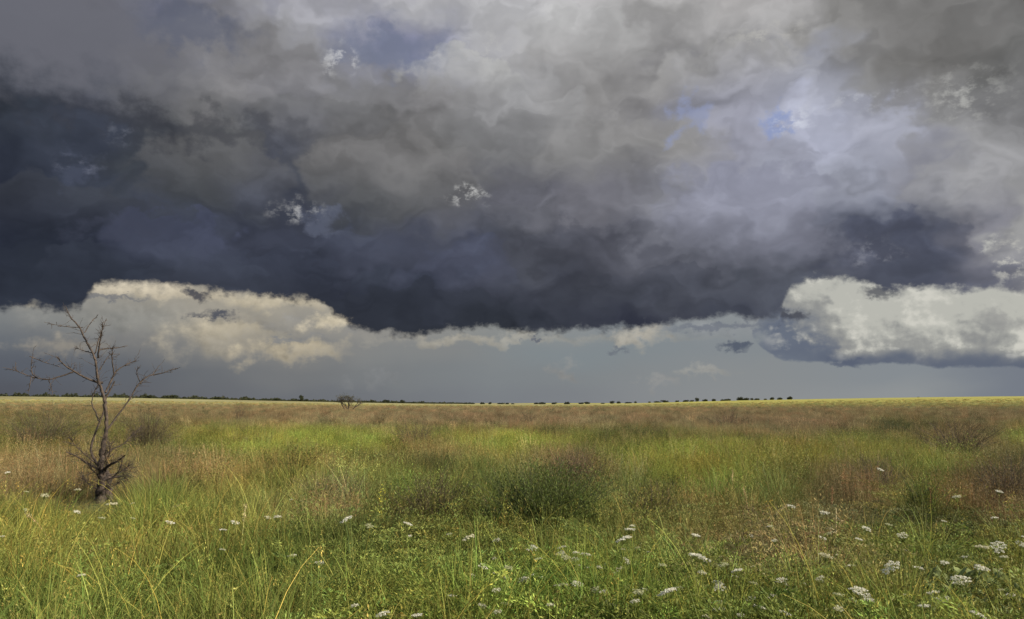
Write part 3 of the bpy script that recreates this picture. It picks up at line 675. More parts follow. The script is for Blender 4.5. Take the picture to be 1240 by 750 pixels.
# ---- bare tree on the left
TD = 13.0; TM = TD/F
def dead_tree():
    b = base_at(121, 609); m = b.y/F*1.0
    t = thing('dead_tree', 'small bare leafless tree with twisted dark branches standing in the grass', 'tree', b)
    X0, Y0 = 338, 690                                    # foot, in the units the branches were measured in
    def P(pts, dep, d0=0.0):
        n = len(pts); k = m/2.68
        return [((x-X0)*k*.87, d0 + dep*(i/(max(1, n-1)))*1.0, (Y0-y)*k - .04) for i, (x, y) in enumerate(pts)]
    rr = random.Random(3)
    def twigs(S, pts, n, ln, r, seed):
        q = random.Random(seed); pts = np.array(pts); L = len(pts)
        for _ in range(n):
            i = q.randint(int(L*.3), L-2); p = pts[i]; d = pts[i+1]-pts[i]; d = d/ (np.linalg.norm(d)+1e-9)
            side = np.array([q.gauss(0, 1), q.gauss(0, .8), q.gauss(.25, .8)]); side /= np.linalg.norm(side)
            v = d*.7 + side*.8; v /= np.linalg.norm(v); l = ln*q.uniform(.35, 1.1); cur = p.copy(); line = [cur.copy()]
            for k in range(5):
                v = v + np.array([q.gauss(0, .22), q.gauss(0, .2), q.gauss(.03, .2)]); v /= np.linalg.norm(v)
                cur = cur + v*l/5; line.append(cur.copy())
                if q.random() < .45 and k < 4:
                    w = v + np.array([q.gauss(0, .7), q.gauss(0, .6), q.gauss(.1, .6)]); w /= np.linalg.norm(w)
                    e = [cur, cur + w*l*.16, cur + w*l*.3 + np.array([0, 0, l*.04])]
                    tube(S, e, [r*.6, r*.45, r*.25], 4)
            tube(S, line, np.linspace(r, r*.35, len(line)), 4)
    def limb(name, pts, r0, r1, dep, d0=0.0, tw=0, ln=.25, wob=.12, tr=.0042):
        tw = int(tw*2.0); ln *= .8
        S = Soup(); c = spline(P(pts, dep, d0), 5)
        tube(S, c, np.linspace(r0, r1, len(c))*m/2.68, 8, jag=.22, wob=wob)
        if tw: twigs(S, c, tw, ln, tr, len(pts)*7+int(pts[0][0])+tw)
        return part(name, S, M_BARK, t)
    trunk = [(338,700),(340,660),(343,620),(341,590),(338,550),(344,500),(352,455),(351,420),(344,375),(334,335),(318,302),(309,265),(303,235),(292,207),(264,166),(236,122),(206,93),(185,58)]
    S = Soup(); c = spline(P(trunk, -.15), 5)
    tube(S, c, np.interp(np.linspace(0, 1, len(c)), [0, .12, .3, .6, .85, 1], [19, 12, 6.0, 4.0, 2.6, 1.0])*m/2.68, 10, jag=.18, wob=.14)
    twigs(S, c[25:], 30, .3, .004, 5); part('trunk', S, M_BARK, t)
    B = 'branch'
    limb('trunk_stem', [(358,700),(360,650),(352,600),(346,585)], 13, 8, .0, .06)
    for q_, (x0, y0, x1, y1) in enumerate([(345,640,400,610),(340,620,290,575),(350,600,430,560),(345,610,300,540),(352,590,385,515),(338,560,300,500),(350,640,420,590),(336,640,300,600)]):
        limb('branch', [(x0,y0),((x0+x1)/2+6,(y0+y1)/2+8),(x1,y1)], 2.4, .8, [-.35,.4,.2,-.3][q_ % 4], 0, 18, .36)
    limb(B, [(341,585),(320,572),(300,558),(280,543),(258,528),(240,520)], 4, 1.2, -.3, 0, 8, .3)
    limb(B, [(322,690),(318,640),(330,600),(300,560),(272,512),(290,440),(301,400),(303,355),(320,316),(328,295)], 4.5, 2, .3, .05, 10, .3)
    limb(B, [(294,428),(272,400),(247,372),(240,345),(246,310),(244,280)], 2.6, .9, .35, .2, 7, .3)
    limb(B, [(346,600),(362,572),(400,556),(436,543),(462,528)], 5.5, 2, -.4, 0, 9, .3)
    limb(B, [(348,612),(372,604),(400,602),(424,601)], 5, 1.6, .25, 0, 6, .25)
    limb(B, [(362,612),(392,602),(420,583),(436,560),(443,540)], 3, 1.2, -.2, -.1, 6, .2)
    limb(B, [(352,450),(366,420),(384,388),(404,352),(420,312),(448,282),(466,270),(476,244)], 3.2, 1.0, .5, 0, 10, .3)
    limb(B, [(462,274),(500,266),(522,258),(542,250)], 1.8, .6, .1, .45, 5, .2)
    limb(B, [(424,306),(413,282),(411,262),(420,250)], 1.6, .7, -.1, .4, 5, .15)
    limb(B, [(322,304),(296,297),(262,281),(225,260),(205,243),(190,221)], 4.0, 1.2, -.35, 0, 9, .3)
    limb(B, [(240,270),(205,284),(170,294),(122,286),(72,267),(40,258)], 2.6, .5, -.4, -.25, 12, .22)
    limb(B, [(146,290),(118,276),(102,248),(97,212)], 1.8, .6, .2, -.5, 5, .2)
    limb(B, [(106,222),(148,240),(186,252)], 1.3, .5, .2, -.45, 4, .2)
    limb(B, [(124,288),(127,312),(131,338)], 1.3, .5, -.1, -.5, 3, .12)
    limb(B, [(172,294),(188,308),(204,326),(219,345)], 1.4, .5, -.2, -.4, 4, .15)
    limb(B, [(334,334),(341,300),(352,262),(380,240),(406,227)], 3.4, 1.0, .35, 0, 8, .25)
    limb(B, [(346,280),(349,250),(353,220),(362,188)], 2.2, .8, -.25, .15, 8, .2)
    limb(B, [(309,262),(318,225),(326,205)], 1.5, .6, .2, 0, 4, .14)
    limb(B, [(299,222),(308,196),(322,166),(335,134),(342,112)], 3.0, .9, -.3, 0, 9, .2)
    limb(B, [(301,196),(322,190),(348,186),(374,178)], 2.2, .8, .3, 0, 5, .16)
    limb(B, [(290,204),(288,166),(293,130),(298,90)], 2.2, .7, .2, 0, 7, .18)
    limb(B, [(288,208),(262,201),(232,190)], 1.8, .6, -.2, 0, 5, .16)
    limb(B, [(242,124),(205,124),(170,120),(135,112)], 1.4, .5, -.3, -.05, 4, .14)
    limb(B, [(250,140),(254,118),(261,98),(269,82)], 1.6, .6, .2, -.05, 4, .12)
    limb(B, [(330,560),(345,520),(372,505),(402,470),(420,440)], 2.2, .7, .5, .05, 12, .35)
    limb(B, [(345,560),(380,530),(400,500),(392,470)], 1.8, .7, -.5, 0, 12, .3)
    limb(B, [(316,560),(290,530),(268,500),(262,470)], 1.8, .7, -.4, 0, 12, .3)
dead_tree()

M_GTWIG = bark_mat('green_twig', (.03, .035, .012), (.08, .09, .03))
# ---- shrubs standing in the meadow
def shrub_parts(t, w, h, n, leaf, lcol, tcol_mat, per=40, upright=.8, seed=1, asp=.28, leafk=1.0, thick=.004):
    global rng
    keep = rng; rng = np.random.default_rng(seed)
    ST, FO = Soup(), Soup()
    for i in range(n):
        a = rng.uniform(0, 2*np.pi); q = rng.uniform(0, 1)**.6; r0 = w*.14*rng.random()
        reach = w*.5*q*rng.uniform(.5, 1.15); top = h*(1-.25*q**2)*rng.uniform(.45, 1.12)
        p = [(r0*np.cos(a), r0*np.sin(a), -.02)]
        for k in range(1, 7):
            u = k/6; rr = r0 + (reach-r0)*u**(1.0+upright*.4); zz = top*u**(1/(1+.3*q))
            p.append((rr*np.cos(a)+rng.normal(0, .03*w*.3), rr*np.sin(a)+rng.normal(0, .03*w*.3), zz))
        c = spline(p, 3); tube(ST, c, np.linspace(thick, thick*.3, len(c)), 4, (1, 1, 1))
        m = int(per*rng.uniform(.6, 1.3)); ii = rng.integers(int(len(c)*.25), len(c), m)
        pos = c[ii] + rng.normal(size=(m, 3))*np.array([.045, .045, .05])*max(h, .5)
        pos[:, 2] = np.maximum(pos[:, 2], .03)
        base = np.array(lcol)*np.exp(rng.normal(0, .18)); cc = jit(m, base, .25, .1)
        d = np.tile(np.array([np.cos(a)*.3, np.sin(a)*.3, .8]), (m, 1))
        leaves(FO, pos, leaf*rng.uniform(.6, 1.5, m)*leafk, asp, cc, up=.2, dirs=d)
        for _ in range(3):                                 # side twigs
            s0 = c[rng.integers(len(c)//3, len(c)-1)]; v = np.array([np.cos(a)*.5, np.sin(a)*.5, .8]) + rng.normal(0, .45, 3)
            v /= np.linalg.norm(v); l = h*rng.uniform(.12, .3); tube(ST, [s0, s0+v*l*.5, s0+v*l+np.array([0, 0, l*.1])], [thick*.45, thick*.3, thick*.15], 3)
    part('stems', ST, tcol_mat, t); part('foliage', FO, M_PLANT, t); rng = keep
SH = [ # px, base py, width px, height px, twigs, leaf, colour, label
 (658, 668, 215, 94, 300, .024, (.085, .11, .026), 80, 'wide dark green bush of fine upright twigs in the middle of the meadow'),
 (520, 664, 130, 86, 110, .026, (.12, .12, .036), 50, 'grey green upright bush left of the wide dark green bush'),
 (795, 664, 100, 72, 100, .026, (.14, .14, .036), 50, 'light olive bush just right of the wide dark green bush'),
 (1222, 628, 120, 70, 110, .018, (.11, .085, .042), 26, 'dark brown twiggy bush at the right border of the field'),
 (1160, 562, 130, 52, 90, .03, (.14, .11, .05), 26, 'brown rounded bush on the right behind the rusty weeds'),
 (1085, 532, 66, 24, 60, .045, (.06, .07, .024), 30, 'low dark green bush in the far right meadow'),
 (290, 512, 28, 26, 26, .04, (.09, .08, .04), 14, 'thin bare bush standing alone in the far left meadow'),
 (770, 534, 80, 20, 60, .045, (.085, .095, .028), 30, 'low green bush in front of the reddish far meadow right of centre'),
 (505, 548, 90, 38, 70, .035, (.14, .11, .055), 26, 'brownish bush behind the grey green upright bush'),
 (696, 598, 100, 52, 110, .018, (.20, .13, .085), 26, 'reddish brown feathery bush right behind the wide dark green bush'),
 (178, 552, 90, 52, 120, .032, (.085, .08, .035), 34, 'dark brushy shrub growing just behind the bare tree'),
 (52, 548, 150, 52, 120, .036, (.075, .075, .03), 34, 'dark green brushy shrub at the left side beyond the pale grass'),
 (925, 662, 100, 42, 90, .014, (.34, .21, .13), 20, 'low tangle of reddish brown dead stems in front of olive weeds'),
 (402, 622, 120, 46, 100, .016, (.25, .18, .11), 22, 'fuzzy pinkish brown dry bush left of centre'),
 (232, 612, 60, 26, 60, .026, (.075, .095, .028), 30, 'small dark green bush right of the bare tree foot'),
 (1068, 612, 90, 56, 90, .014, (.22, .17, .10), 18, 'tall pale brown dry bush of thin stems on the right'),
 (880, 522, 100, 28, 70, .05, (.17, .12, .07), 20, 'far reddish brown bush below the row of horizon trees'),
 (640, 518, 60, 18, 50, .05, (.12, .10, .05), 20, 'small far brown bush in the centre of the meadow'),
 (1120, 652, 60, 70, 70, .024, (.13, .16, .03), 50, 'bright green upright weed clump under the rusty seed heads'),
]
for i, (px, py, w, h, n, leaf, c, per, lab) in enumerate(SH):
    b = base_at(px, py); k = b.y/F
    t = thing('bush', lab, 'bush', b, 0, 'bushes scattered through the meadow')
    shrub_parts(t, w*k, h*k*1.05, int(n*1.3), leaf, c, M_GTWIG if c[1] > c[0] else M_TWIG, int(per*1.5), seed=40+i, thick=.004 if b.y < 20 else .006)

# ---- white umbel flowers
def umbel(name, r, h, seed, col=(.68, .66, .55), stemc=(.17, .2, .05)):
    global rng
    keep = rng; rng = np.random.default_rng(seed)
    t = thing(name, 'white umbel flower', 'flower', (0, 0, 0), 0, 'white umbel flowers in the foreground grass')
    lean = rng.normal(0, .05, 2)
    S = Soup(); c = spline([(0, 0, 0), (lean[0]*.3, lean[1]*.3, h*.5), (lean[0], lean[1], h-.03)], 5); tube(S, c, np.linspace(.0028, .0016, len(c)), 5, stemc)
    part('stem', S, M_PLANT, t)
    Hh = Soup(); n = 26; ctr = np.array([lean[0], lean[1], h-.03])
    g = np.arange(n)+.5; rad = r*np.sqrt(g/n); th = g*2.39996 + rng.normal(0, .2, n)
    tilt = rng.normal(0, .22, 2)
    pts = ctr + np.stack([rad*np.cos(th), rad*np.sin(th), .03 + r*.22*(1-(rad/r)**2) + rng.normal(0, .003, n)], 1)
    pts[:, 2] += (pts[:, 0]-ctr[0])*tilt[0] + (pts[:, 1]-ctr[1])*tilt[1]
    for p in pts:
        tube(Hh, [ctr, (ctr+p)/2 + np.array([0, 0, -.004]), p], [.0009, .0008, .0006], 3, stemc)
        m = 20; a, q = rng.uniform(0, 6.28, m), np.sqrt(rng.random(m))*r*.19
        pos = p + np.stack([q*np.cos(a), q*np.sin(a), .003-(q/(r*.2))**2*.003], 1)
        leaves(Hh, pos, .0065*r/.05, .9, jit(m, col, .08, .02), up=.6)
    part('flower_head', Hh, M_FLOWER, t)
    for z in (h*.25, h*.45):
        L = Soup()
        a = rng.uniform(0, 6.28); d = np.array([np.cos(a), np.sin(a), .3])
        for u in np.linspace(.2, 1, 9):
            leaves(L, np.tile(np.array([0, 0, z]) + d*.14*u, (5, 1)), .03*(1.1-u*.6), .3, jit(5, (.11, .14, .03)), up=.2)
        tube(L, [(0, 0, z), (d[0]*.07, d[1]*.07, z+.03), (d[0]*.14, d[1]*.14, z+.042)], [.001, .001, .0006], 3, stemc)
        part('leaf', L, M_PLANT, t)
    rng = keep
    return t
UP = [umbel('umbel_flower', .05, .66, 1), umbel('umbel_flower', .036, .6, 2), umbel('umbel_flower', .028, .62, 3, (.46, .46, .28)), umbel('umbel_flower', .045, .7, 4), umbel('umbel_flower', .04, .56, 5, (.6, .57, .4)), umbel('umbel_flower', .052, .74, 8), umbel('umbel_flower', .024, .58, 9, (.62, .60, .46))]
UH = [.66, .6, .62, .7, .56, .74, .58]
LBL = 'white flat topped umbel flower on a thin green stem in the foreground grass'
NAMED = {(758,657): 'large white umbel flower right below the wide dark green bush', (816,718): 'bright frothy white umbel flower in the lower centre right of the picture',
 (626,704): 'broad white umbel flower in the low foreground left of the flower cluster', (556,651): 'white umbel flower at the foot of the grey green bush',
 (863,675): 'broad flat white umbel flower beside the reddish brown dead tangle', (1096,673): 'white umbel flower right of the tall dry stalk',
 (1168,708): 'largest pale umbel flower above the broad leaves at lower right', (1167,656): 'white umbel flower leftmost in the row at the right border',
 (122,609): 'white umbel flower at the foot of the bare tree', (750,641): 'half open umbel flower arching above the large white one'}
FL = [(7,573,8),(48,596,9),(77,595,7),(93,593,9),(122,609,15),(153,611,8),(89,616,9),(148,627,10),(162,631,8),(207,634,14),(285,633,13),(327,628,10),(344,627,12),(257,641,11),
 (263,668,9),(113,698,12),(407,632,12),(3,618,8),(2,650,9),(408,677,8),(357,669,8),(441,621,18),(491,636,14),(556,651,20),(586,688,14),(606,694,13),(626,704,18),(610,732,15),(600,738,12),
 (693,660,14),(643,664,16),(750,641,16),(758,657,23),(660,677,12),(656,695,12),(714,703,16),(693,710,18),(729,720,14),(769,685,12),(816,718,27),(719,673,16),(733,688,14),(496,745,16),(458,744,10),
 (863,675,26),(843,680,14),(898,694,16),(928,697,18),(874,712,18),(875,730,17),(906,724,14),(921,739,16),(881,749,18),(961,722,14),(990,673,20),(1096,673,25),(1060,711,26),(1028,725,16),(1053,728,16),
 (1003,732,14),(1167,656,18),(1197,655,22),(1213,659,16),(1030,637,13),(1238,653,14),(1168,708,34),(1150,737,22),(1093,745,20),(946,747,18),(1167,602,16),(1207,594,12),(1060,569,10),(1078,641,15),(1100,730,16),
 (1184,690,20),(1020,700,12),(820,690,12),(780,730,14),(540,720,10),(675,735,12),(1140,715,18),(1225,725,18),(990,705,12),(1120,690,14)]
rf = random.Random(21); used = set()
def put_flower(px, py, wpx, label):
    best = None
    k = rf.choice([3, 5]) if wpx > 17 else (rf.choice([0, 4]) if wpx > 13 else rf.choice([0, 1, 1, 2, 4, 6]))
    R2 = [.10, .072, .056, .09, .08, .104, .048][k]
    up = UH[k]
    for _ in range(8):                     # size sets how near it stands; height follows from the sight line
        b = base_at(px, py, up); s = wpx*b.y/F/R2; s = min(1.35, max(.72, s)); up = UH[k]*s
    b = base_at(px, py, up); rz = rf.uniform(0, 6.28)
    if k not in used:
        used.add(k); o = UP[k]; o.location = b; o.rotation_euler = (0, 0, rz); o.scale = (s, s, s); o['label'] = label; return o
    return copy_thing(UP[k], label, b, rz, s, (rf.gauss(0, .1), rf.gauss(0, .1)))
for px, py, w in FL: put_flower(px, py, w*.78, NAMED.get((px, py), LBL))
for i_ in range(110):
    px = rf.uniform(0, 1240); py = rf.choice([rf.uniform(600, 660), rf.uniform(650, 745)])
    if i_ > 60: cx_, cy_ = rf.choice([(640, 690), (700, 680), (900, 700), (1060, 700), (1190, 670), (930, 735), (720, 720)]); px = rf.gauss(cx_, 45); py = min(747, rf.gauss(cy_, 14))
    if px < 560 and py > 650 and rf.random() < .7: continue
    if (px < 450 or py < 625) and rf.random() < .75: continue
    put_flower(px, py, rf.uniform(4, 11), LBL)

# ---- tall dry stalks
def stalk(px, py, h, label, seed, bend=.05, r=.005, head='dock', col=(.42, .30, .16)):
    global rng
    keep = rng; rng = np.random.default_rng(seed)
    b = base_at(px, py); k = b.y/F; h = h*k; r *= 1.45; col = tuple(min(.8, q_*1.35) for q_ in col)
    t = thing('dry_stalk', label, 'plant', b, 0, 'dry stalks standing above the grass')
    S = Soup(); a = rng.uniform(-.6, .6) + (0 if bend > 0 else math.pi); bend = abs(bend)
    u = np.linspace(0, 1, 9); line = np.stack([np.cos(a)*bend*h*u**2.2, np.sin(a)*bend*h*u**2.2, h*(u-.25*bend*u**3)], 1)
    c = spline(line, 3); tube(S, c, np.linspace(r, r*.35, len(c)), 6, col, jag=.25); part('stem', S, M_PLANT, t)
    Q = Soup()
    if head == 'dock':
        m = 130; q = rng.integers(int(len(c)*.55), len(c), m); leaves(Q, c[q]+rng.normal(0, .012, (m, 3)), .017, .5, jit(m, (.26, .14, .07)), up=.6)
    elif head == 'bare':
        for z in (.45, .7, .74, .86):
            p = c[int(z*(len(c)-1))]; v = rng.normal(0, 1, 3); v[2] = .35; v /= np.linalg.norm(v)
            tube(Q, [p, p+v*.05+np.array([0, 0, .01]), p+v*.1-np.array([0, 0, .01])], [r*.5, r*.35, r*.2], 4, col)
            leaves(Q, np.tile(p+v*.05, (4, 1)), .06, .13, jit(4, col), up=-.1)
    else:
        m = 70; q = rng.integers(int(len(c)*.78), len(c), m); leaves(Q, c[q]+rng.normal(0, .006, (m, 3)), .02, .28, jit(m, (.5, .40, .22)), up=.5)
    part('seed_head', Q, M_PLANT, t); rng = keep
ST_ = [(1014, 712, 92, 'straight pale straw stalk with a few withered side leaves in the right foreground', .03, .006, 'bare', (.46, .385, .23)),
 (887, 618, 46, 'thin upright straw stalk above the olive weeds', .03, .004, 'none', (.45, .33, .18)),
 (908, 648, 56, 'thin leaning straw stalk behind the reddish dead tangle', -.12, .004, 'none', (.5, .36, .2)),
 (1008, 640, 48, 'short rusty stalk left of the pale brown dry bush', .05, .004, 'dock', (.3, .17, .09)),
 (1128, 655, 62, 'rusty brown seed stalk standing in the bright green weed clump', .06, .005, 'dock', (.3, .17, .09)),
 (1142, 650, 50, 'smaller rusty seed stalk leaning beside the taller one', .2, .004, 'dock', (.3, .17, .09)),
 (960, 690, 62, 'long arching straw grass stalk bending over left of the pale straight stalk', -.55, .0035, 'none', (.5, .42, .24)),
 (930, 700, 54, 'low arching straw grass stalk over the white flowers', -.6, .003, 'none', (.5, .42, .24)),
 (1222, 735, 75, 'bent straw grass stalk curling at the right border', .5, .004, 'none', (.5, .38, .2)),
 (1085, 722, 66, 'slim straw stalk bowed under its seed head in the right foreground', .5, .003, 'none', (.46, .36, .2)),
 (290, 700, 84, 'tall yellowish grass stalk rising in the left foreground', .05, .0035, 'none', (.4, .38, .16)),
 (180, 655, 50, 'arched pale stalk in the grass right of the tree foot', .7, .0035, 'none', (.5, .42, .26)),
 (62, 690, 74, 'reddish bent stalk in the left foreground grass', -.4, .0035, 'none', (.42, .26, .16)),
 (85, 700, 44, 'pale bent stalk leaning right from the reddish bent one', .9, .0035, 'none', (.52, .42, .26)),
 (240, 745, 66, 'straw stalk arching over the lower left grass', -.5, .004, 'none', (.5, .42, .2)),
 (540, 700, 55, 'pale leaning stalk below the grey green bush', -.35, .0035, 'none', (.48, .42, .22)),
 (603, 662, 62, 'crooked dark bare stalk between the two green bushes', -.3, .006, 'none', (.10, .065, .04)),
 (925, 668, 60, 'pale curved stalk above the reddish dead tangle', .5, .003, 'none', (.5, .40, .24))]
for i, (px, py, h, lab, bend, r, head, c) in enumerate(ST_): stalk(px, py, h, lab, 70+i, bend, r, head, c)

# ---- a thin plant with yellow flowers
b = base_at(461, 672); k = b.y/F
t = thing('yellow_flower_plant', 'slender stalk dotted with small yellow flowers left of the grey green bush', 'plant', b)
S = Soup(); c = spline([(0, 0, 0), (.01, 0, 30*k), (-.01, 0, 58*k), (.02, .01, 84*k)], 6); tube(S, c, np.linspace(.005, .002, len(c)), 5, (.22, .24, .06)); part('stem', S, M_PLANT, t)
S = Soup(); m = 90; q = rng.integers(3, len(c), m); leaves(S, c[q]+rng.normal(0, .02, (m, 3)), .02, .7, jit(m, (.62, .55, .08)), up=.2); part('flowers', S, M_FLOWER, t)
S = Soup(); m = 60; q = rng.integers(1, len(c)//2, m); leaves(S, c[q]+rng.normal(0, .02, (m, 3)), .06, .3, jit(m, (.13, .16, .03)), up=.3); part('leaf', S, M_PLANT, t)

# ---- broad leaved plants at lower right
def broad_plant(px, py, lab, s=1.0, seed=1):
    global rng
    keep = rng; rng = np.random.default_rng(seed); b = base_at(px, py, .32)
    t = thing('leafy_plant', lab, 'plant', b, 0, 'broad leaved plants in the right foreground', s)
    ST, LF = Soup(), Soup()
    for i in range(34):
        a = i*2.4 + rng.normal(0, .2); q = rng.uniform(.08, .26); z = rng.uniform(.2, .42); p = np.array([q*np.cos(a), q*np.sin(a), z])
        tube(ST, spline([(0, 0, 0), p*np.array([.4, .4, .7]), p], 4), .003, 4, (.2, .24, .08))
        L, W = rng.uniform(.05, .085), rng.uniform(.05, .08); d = np.array([np.cos(a), np.sin(a), 0]); sd = np.array([-np.sin(a), np.cos(a), 0])
        g = np.exp(rng.normal(0, .15)); nu, nv = 7, 7; V_ = []
        for iu in range(nu):
            for iv in range(nv):
                u, v = iu/(nu-1), iv/(nv-1)*2-1
                wd = W*math.sin(math.pi*min(1, .08+u*.9))**.6*(1+.12*math.sin(9*u))
                V_.append(p + d*L*u + sd*wd*v*.5 + np.array([0, 0, .035*math.sin(3*u)+.016*abs(v)-.05*u*u+.006*math.sin(14*u+3*v)]))
        f = [(x*nv+y, x*nv+y+1, (x+1)*nv+y+1, (x+1)*nv+y) for x in range(nu-1) for y in range(nv-1)]
        LF.add(V_, f, np.array((.16, .19, .07))*g)
    part('stems', ST, M_PLANT, t); part('leaves', LF, M_PLANT, t); rng = keep
broad_plant(1165, 728, 'broad pale green leafed plant beneath the largest umbel flower', 1.15, 5)
broad_plant(1145, 700, 'smaller round leafed plant just behind the larger leafy plant', .95, 6)
broad_plant(1205, 742, 'round leafed plant cut by the lower right edge of the field', .95, 7)

# ---- far trees
def crown_leaves(S, ctr, rx, rz, n, size, col):
    p = rng.normal(size=(n, 3)); p /= np.linalg.norm(p, axis=1)[:, None]; p *= rng.uniform(.35, 1, n)[:, None]**.5
    p = p*np.array([rx, rx, rz]) + ctr; leaves(S, p, size*rng.uniform(.6, 1.4, n), .7, jit(n, col, .25), up=.1)
def far_tree(w, h, seed, lean=0, dark=(.035, .04, .018)):
    global rng
    keep = rng; rng = np.random.default_rng(seed)
    t = thing('far_tree', 'tree', 'tree', (0, 0, 0), 0, 'small dark trees along the horizon')
    S = Soup(); tube(S, [(0, 0, -.5), (.1, 0, h*.3), (.2+lean, 0, h*.7)], [.28, .22, .12], 6)
    for _ in range(5):
        a = rng.uniform(0, 6.28); tube(S, [(.1, 0, h*.3), (w*.2*math.cos(a), w*.2*math.sin(a), h*.6)], [.12, .05], 4)
    part('trunk', S, M_BARK, t)
    C_ = Soup()
    for _ in range(9):
        a, q = rng.uniform(0, 6.28), rng.uniform(.0, .36)*w
        crown_leaves(C_, np.array([q*math.cos(a), q*math.sin(a), h*rng.uniform(.18, .66)]), w*rng.uniform(.16, .28), h*rng.uniform(.2, .34), 90, w*.09, dark)
    part('crown', C_, M_PLANT, t); rng = keep
    return t
FT = [far_tree(7, 3.2, 1), far_tree(5, 4.2, 2), far_tree(9, 2.8, 3), far_tree(5.5, 3.4, 4), far_tree(11, 3.0, 11), far_tree(6, 3.6, 12, .8), far_tree(8, 2.6, 13)]
used_t = set(); rt = random.Random(5)
HT = [(467,9,5),(487,10,6),(563,7,3),(572,6,3),(583,8,3),(594,7,4),(605,8,3),(614,8,3),(622,6,3),(648,6,3),(656,10,4),(671,6,3),(686,9,4),(703,7,4),(712,9,4),(729,8,3),(741,7,4),(750,5,4),(760,10,4),(769,5,3),(787,6,3),(797,6,3),(806,11,5),(819,6,4),
 (829,9,5),(837,6,4),(846,7,6),(853,7,4),(863,7,4),(874,6,4),(882,10,4),(896,8,7),(904,7,5),(911,6,4),(918,9,5),(926,5,3),(933,8,6),(944,6,6),(955,9,5),
 (365,6,10),(372,7,5),(335,9,5),(300,10,5),(262,12,5),(205,14,6),(180,12,5),(1112,5,3)]
for i, (px, w, h) in enumerate(HT):
    k = rt.choice(range(7)) if i > 6 else i; px += rt.uniform(-1.5, 1.5)*(px not in (467, 487, 365, 1112, 896)); w *= rt.uniform(.75, 1.3); h *= rt.uniform(.7, 1.15); d = rt.uniform(740, 830) if px > 400 else rt.uniform(780, 840); m = d/F; loc = far_at(px, d); loc.z -= .5
    W0, H0 = [(7, 3.2), (5, 4.2), (9, 2.8), (5.5, 3.4), (11, 3.0), (6, 3.6), (8, 2.6)][k]; s = w*m/W0; sz = h*m/H0*.95
    ip = [q_ for q_ in (467, 487, 365, 1112, 896) if abs(q_-px) < .01]; px0 = px
    lab = 'small dark rounded tree in the loose row along the horizon' if px > 420 else 'dark tree rising from the distant treeline on the left'
    if px == 365: lab = 'tallest tree poking above the thin end of the left treeline'
    if px == 1112: lab = 'tiny lone bush on the horizon far right of the tree row'
    if px == 896: lab = 'leaning tree standing highest in the right part of the horizon row'
    if px in (467, 487): lab = ('left' if px == 467 else 'right') + ' one of two boxy dark trees on the horizon right of the bare far tree'
    if k not in used_t: used_t.add(k); o = FT[k]; o.location = loc; o.scale = (s, s, sz); o['label'] = lab; o.rotation_euler = (0, 0, rt.uniform(0, 6))
    else: copy_thing(FT[k], lab, loc, rt.uniform(0, 6), s, sz=sz)
# the long dark wood on the left
S = Soup(); n = 46000
px = rng.uniform(-420, 575, n)**1.0; d = rng.uniform(815, 870, n)
hpx = np.interp(px, [-420, 0, 60, 180, 280, 350, 420, 510, 575], [6, 5.5, 4.6, 4.6, 3.4, 2.4, 2.4, 1.9, 1.0])
bump = .78 + .34*np.sin(px*.21+1)+.22*np.sin(px*.53)+.18*np.sin(px*1.21+2)+.12*np.sin(px*2.3)
x = (px-620)/F*d*1.0067; top = np.maximum(.8, hpx*bump*.8)
z = H(x, d) - .3 + top*rng.random(n)**.8
leaves(S, np.stack([x, d, z], 1), 1.1*rng.uniform(.6, 1.5, n), .8, jit(n, (.032, .036, .017), .3), up=.2)
tl = link(bpy.data.objects.new('distant_wood', S.mesh('distant_wood', M_PLANT))); tl['kind'] = 'stuff'; tl['label'] = 'long dark line of distant woodland on the left horizon'; tl['category'] = 'wood'

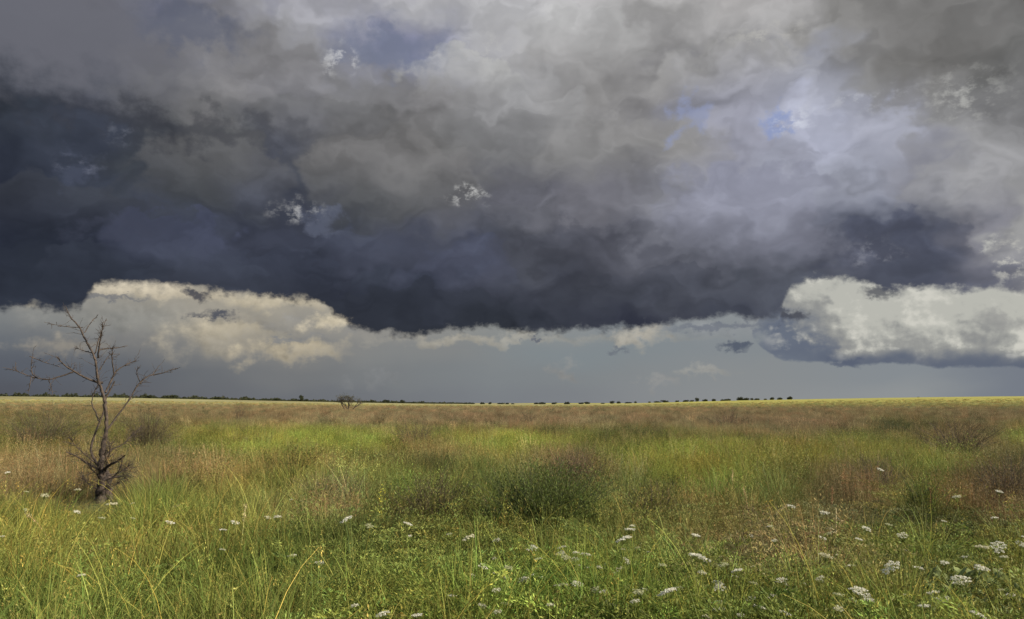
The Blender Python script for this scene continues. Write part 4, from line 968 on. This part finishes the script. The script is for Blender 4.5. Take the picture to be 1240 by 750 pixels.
# ---- bare tree far out in the field
def twig_tree(loc, w, h, lab, seed):
    q = random.Random(seed); t = thing('bare_tree', lab, 'tree', loc)
    S, Tw, Lf = Soup(), Soup(), Soup(); ends = []
    def grow_(p, v, l, r, dep, SS):
        pts = [p]; cur = p
        for k in range(4):
            v = v + np.array([q.gauss(0, .16), q.gauss(0, .16), q.gauss(.03, .1)]); v = v/np.linalg.norm(v); cur = cur + v*l/4; pts.append(cur)
        tube(SS, pts, np.linspace(r, r*.6, 5), 5)
        if dep == 0: ends.append(cur); return
        for _ in range(q.choice([2, 3, 3])):
            w_ = v + np.array([q.gauss(0, .6)*w/h, q.gauss(0, .5), q.gauss(.15, .3)]); w_ = w_/np.linalg.norm(w_)
            grow_(cur, w_, l*q.uniform(.6, .85), r*.6, dep-1, Tw if dep < 4 else S)
    for dx in (-.2, .15, .0, .4, -.45):
        grow_(np.array([dx, 0, -.1]), np.array([dx*1.6+q.gauss(0, .15), q.gauss(0, .2), 1.0]), h*.34, .12, 4, S)
    part('trunk', S, M_BARK, t); part('twigs', Tw, M_BARK, t)
    E = np.array(ends); E = np.repeat(E, 3, 0) + rng.normal(0, .2, (len(E)*3, 3)); leaves(Lf, E, .16, .6, jit(len(E), (.07, .065, .03)), up=.2); part('foliage', Lf, M_PLANT, t)
twig_tree(far_at(422, 150), 2.8, 3.1, 'low wide nearly bare tree standing alone far out in the field', 9)
# ---------------------------------------------------------------- camera, sun, view
cam_d = bpy.data.cameras.new('camera'); cam = bpy.data.objects.new('camera', cam_d); COL.objects.link(cam)
cam.location = (0, 0, CAMH); cam.rotation_euler = (math.pi/2 + PITCH, 0, 0)
cam_d.sensor_width = 36; cam_d.lens = 36*F/1240; cam_d.clip_start = .05; cam_d.clip_end = 30000
scene.camera = cam
sd = bpy.data.lights.new('sun', 'SUN'); so = bpy.data.objects.new('sun', sd); COL.objects.link(so)
sd.energy = SUN; sd.angle = math.radians(.5); sd.color = (1.0, .91, .76)
dv = Vector((math.sin(SUN_ROT)*math.cos(SUN_EL), math.cos(SUN_ROT)*math.cos(SUN_EL), math.sin(SUN_EL)))
so.rotation_euler = dv.to_track_quat('Z', 'Y').to_euler(); so.location = (20, -20, 30)
build_sky()
vs = scene.view_settings; vs.view_transform = 'Standard'; vs.look = 'None'; vs.gamma = 1; vs.exposure = EXPO
vs.use_curve_mapping = False
scene.cycles.max_bounces = 5; scene.cycles.diffuse_bounces = 3; scene.cycles.transmission_bounces = 4
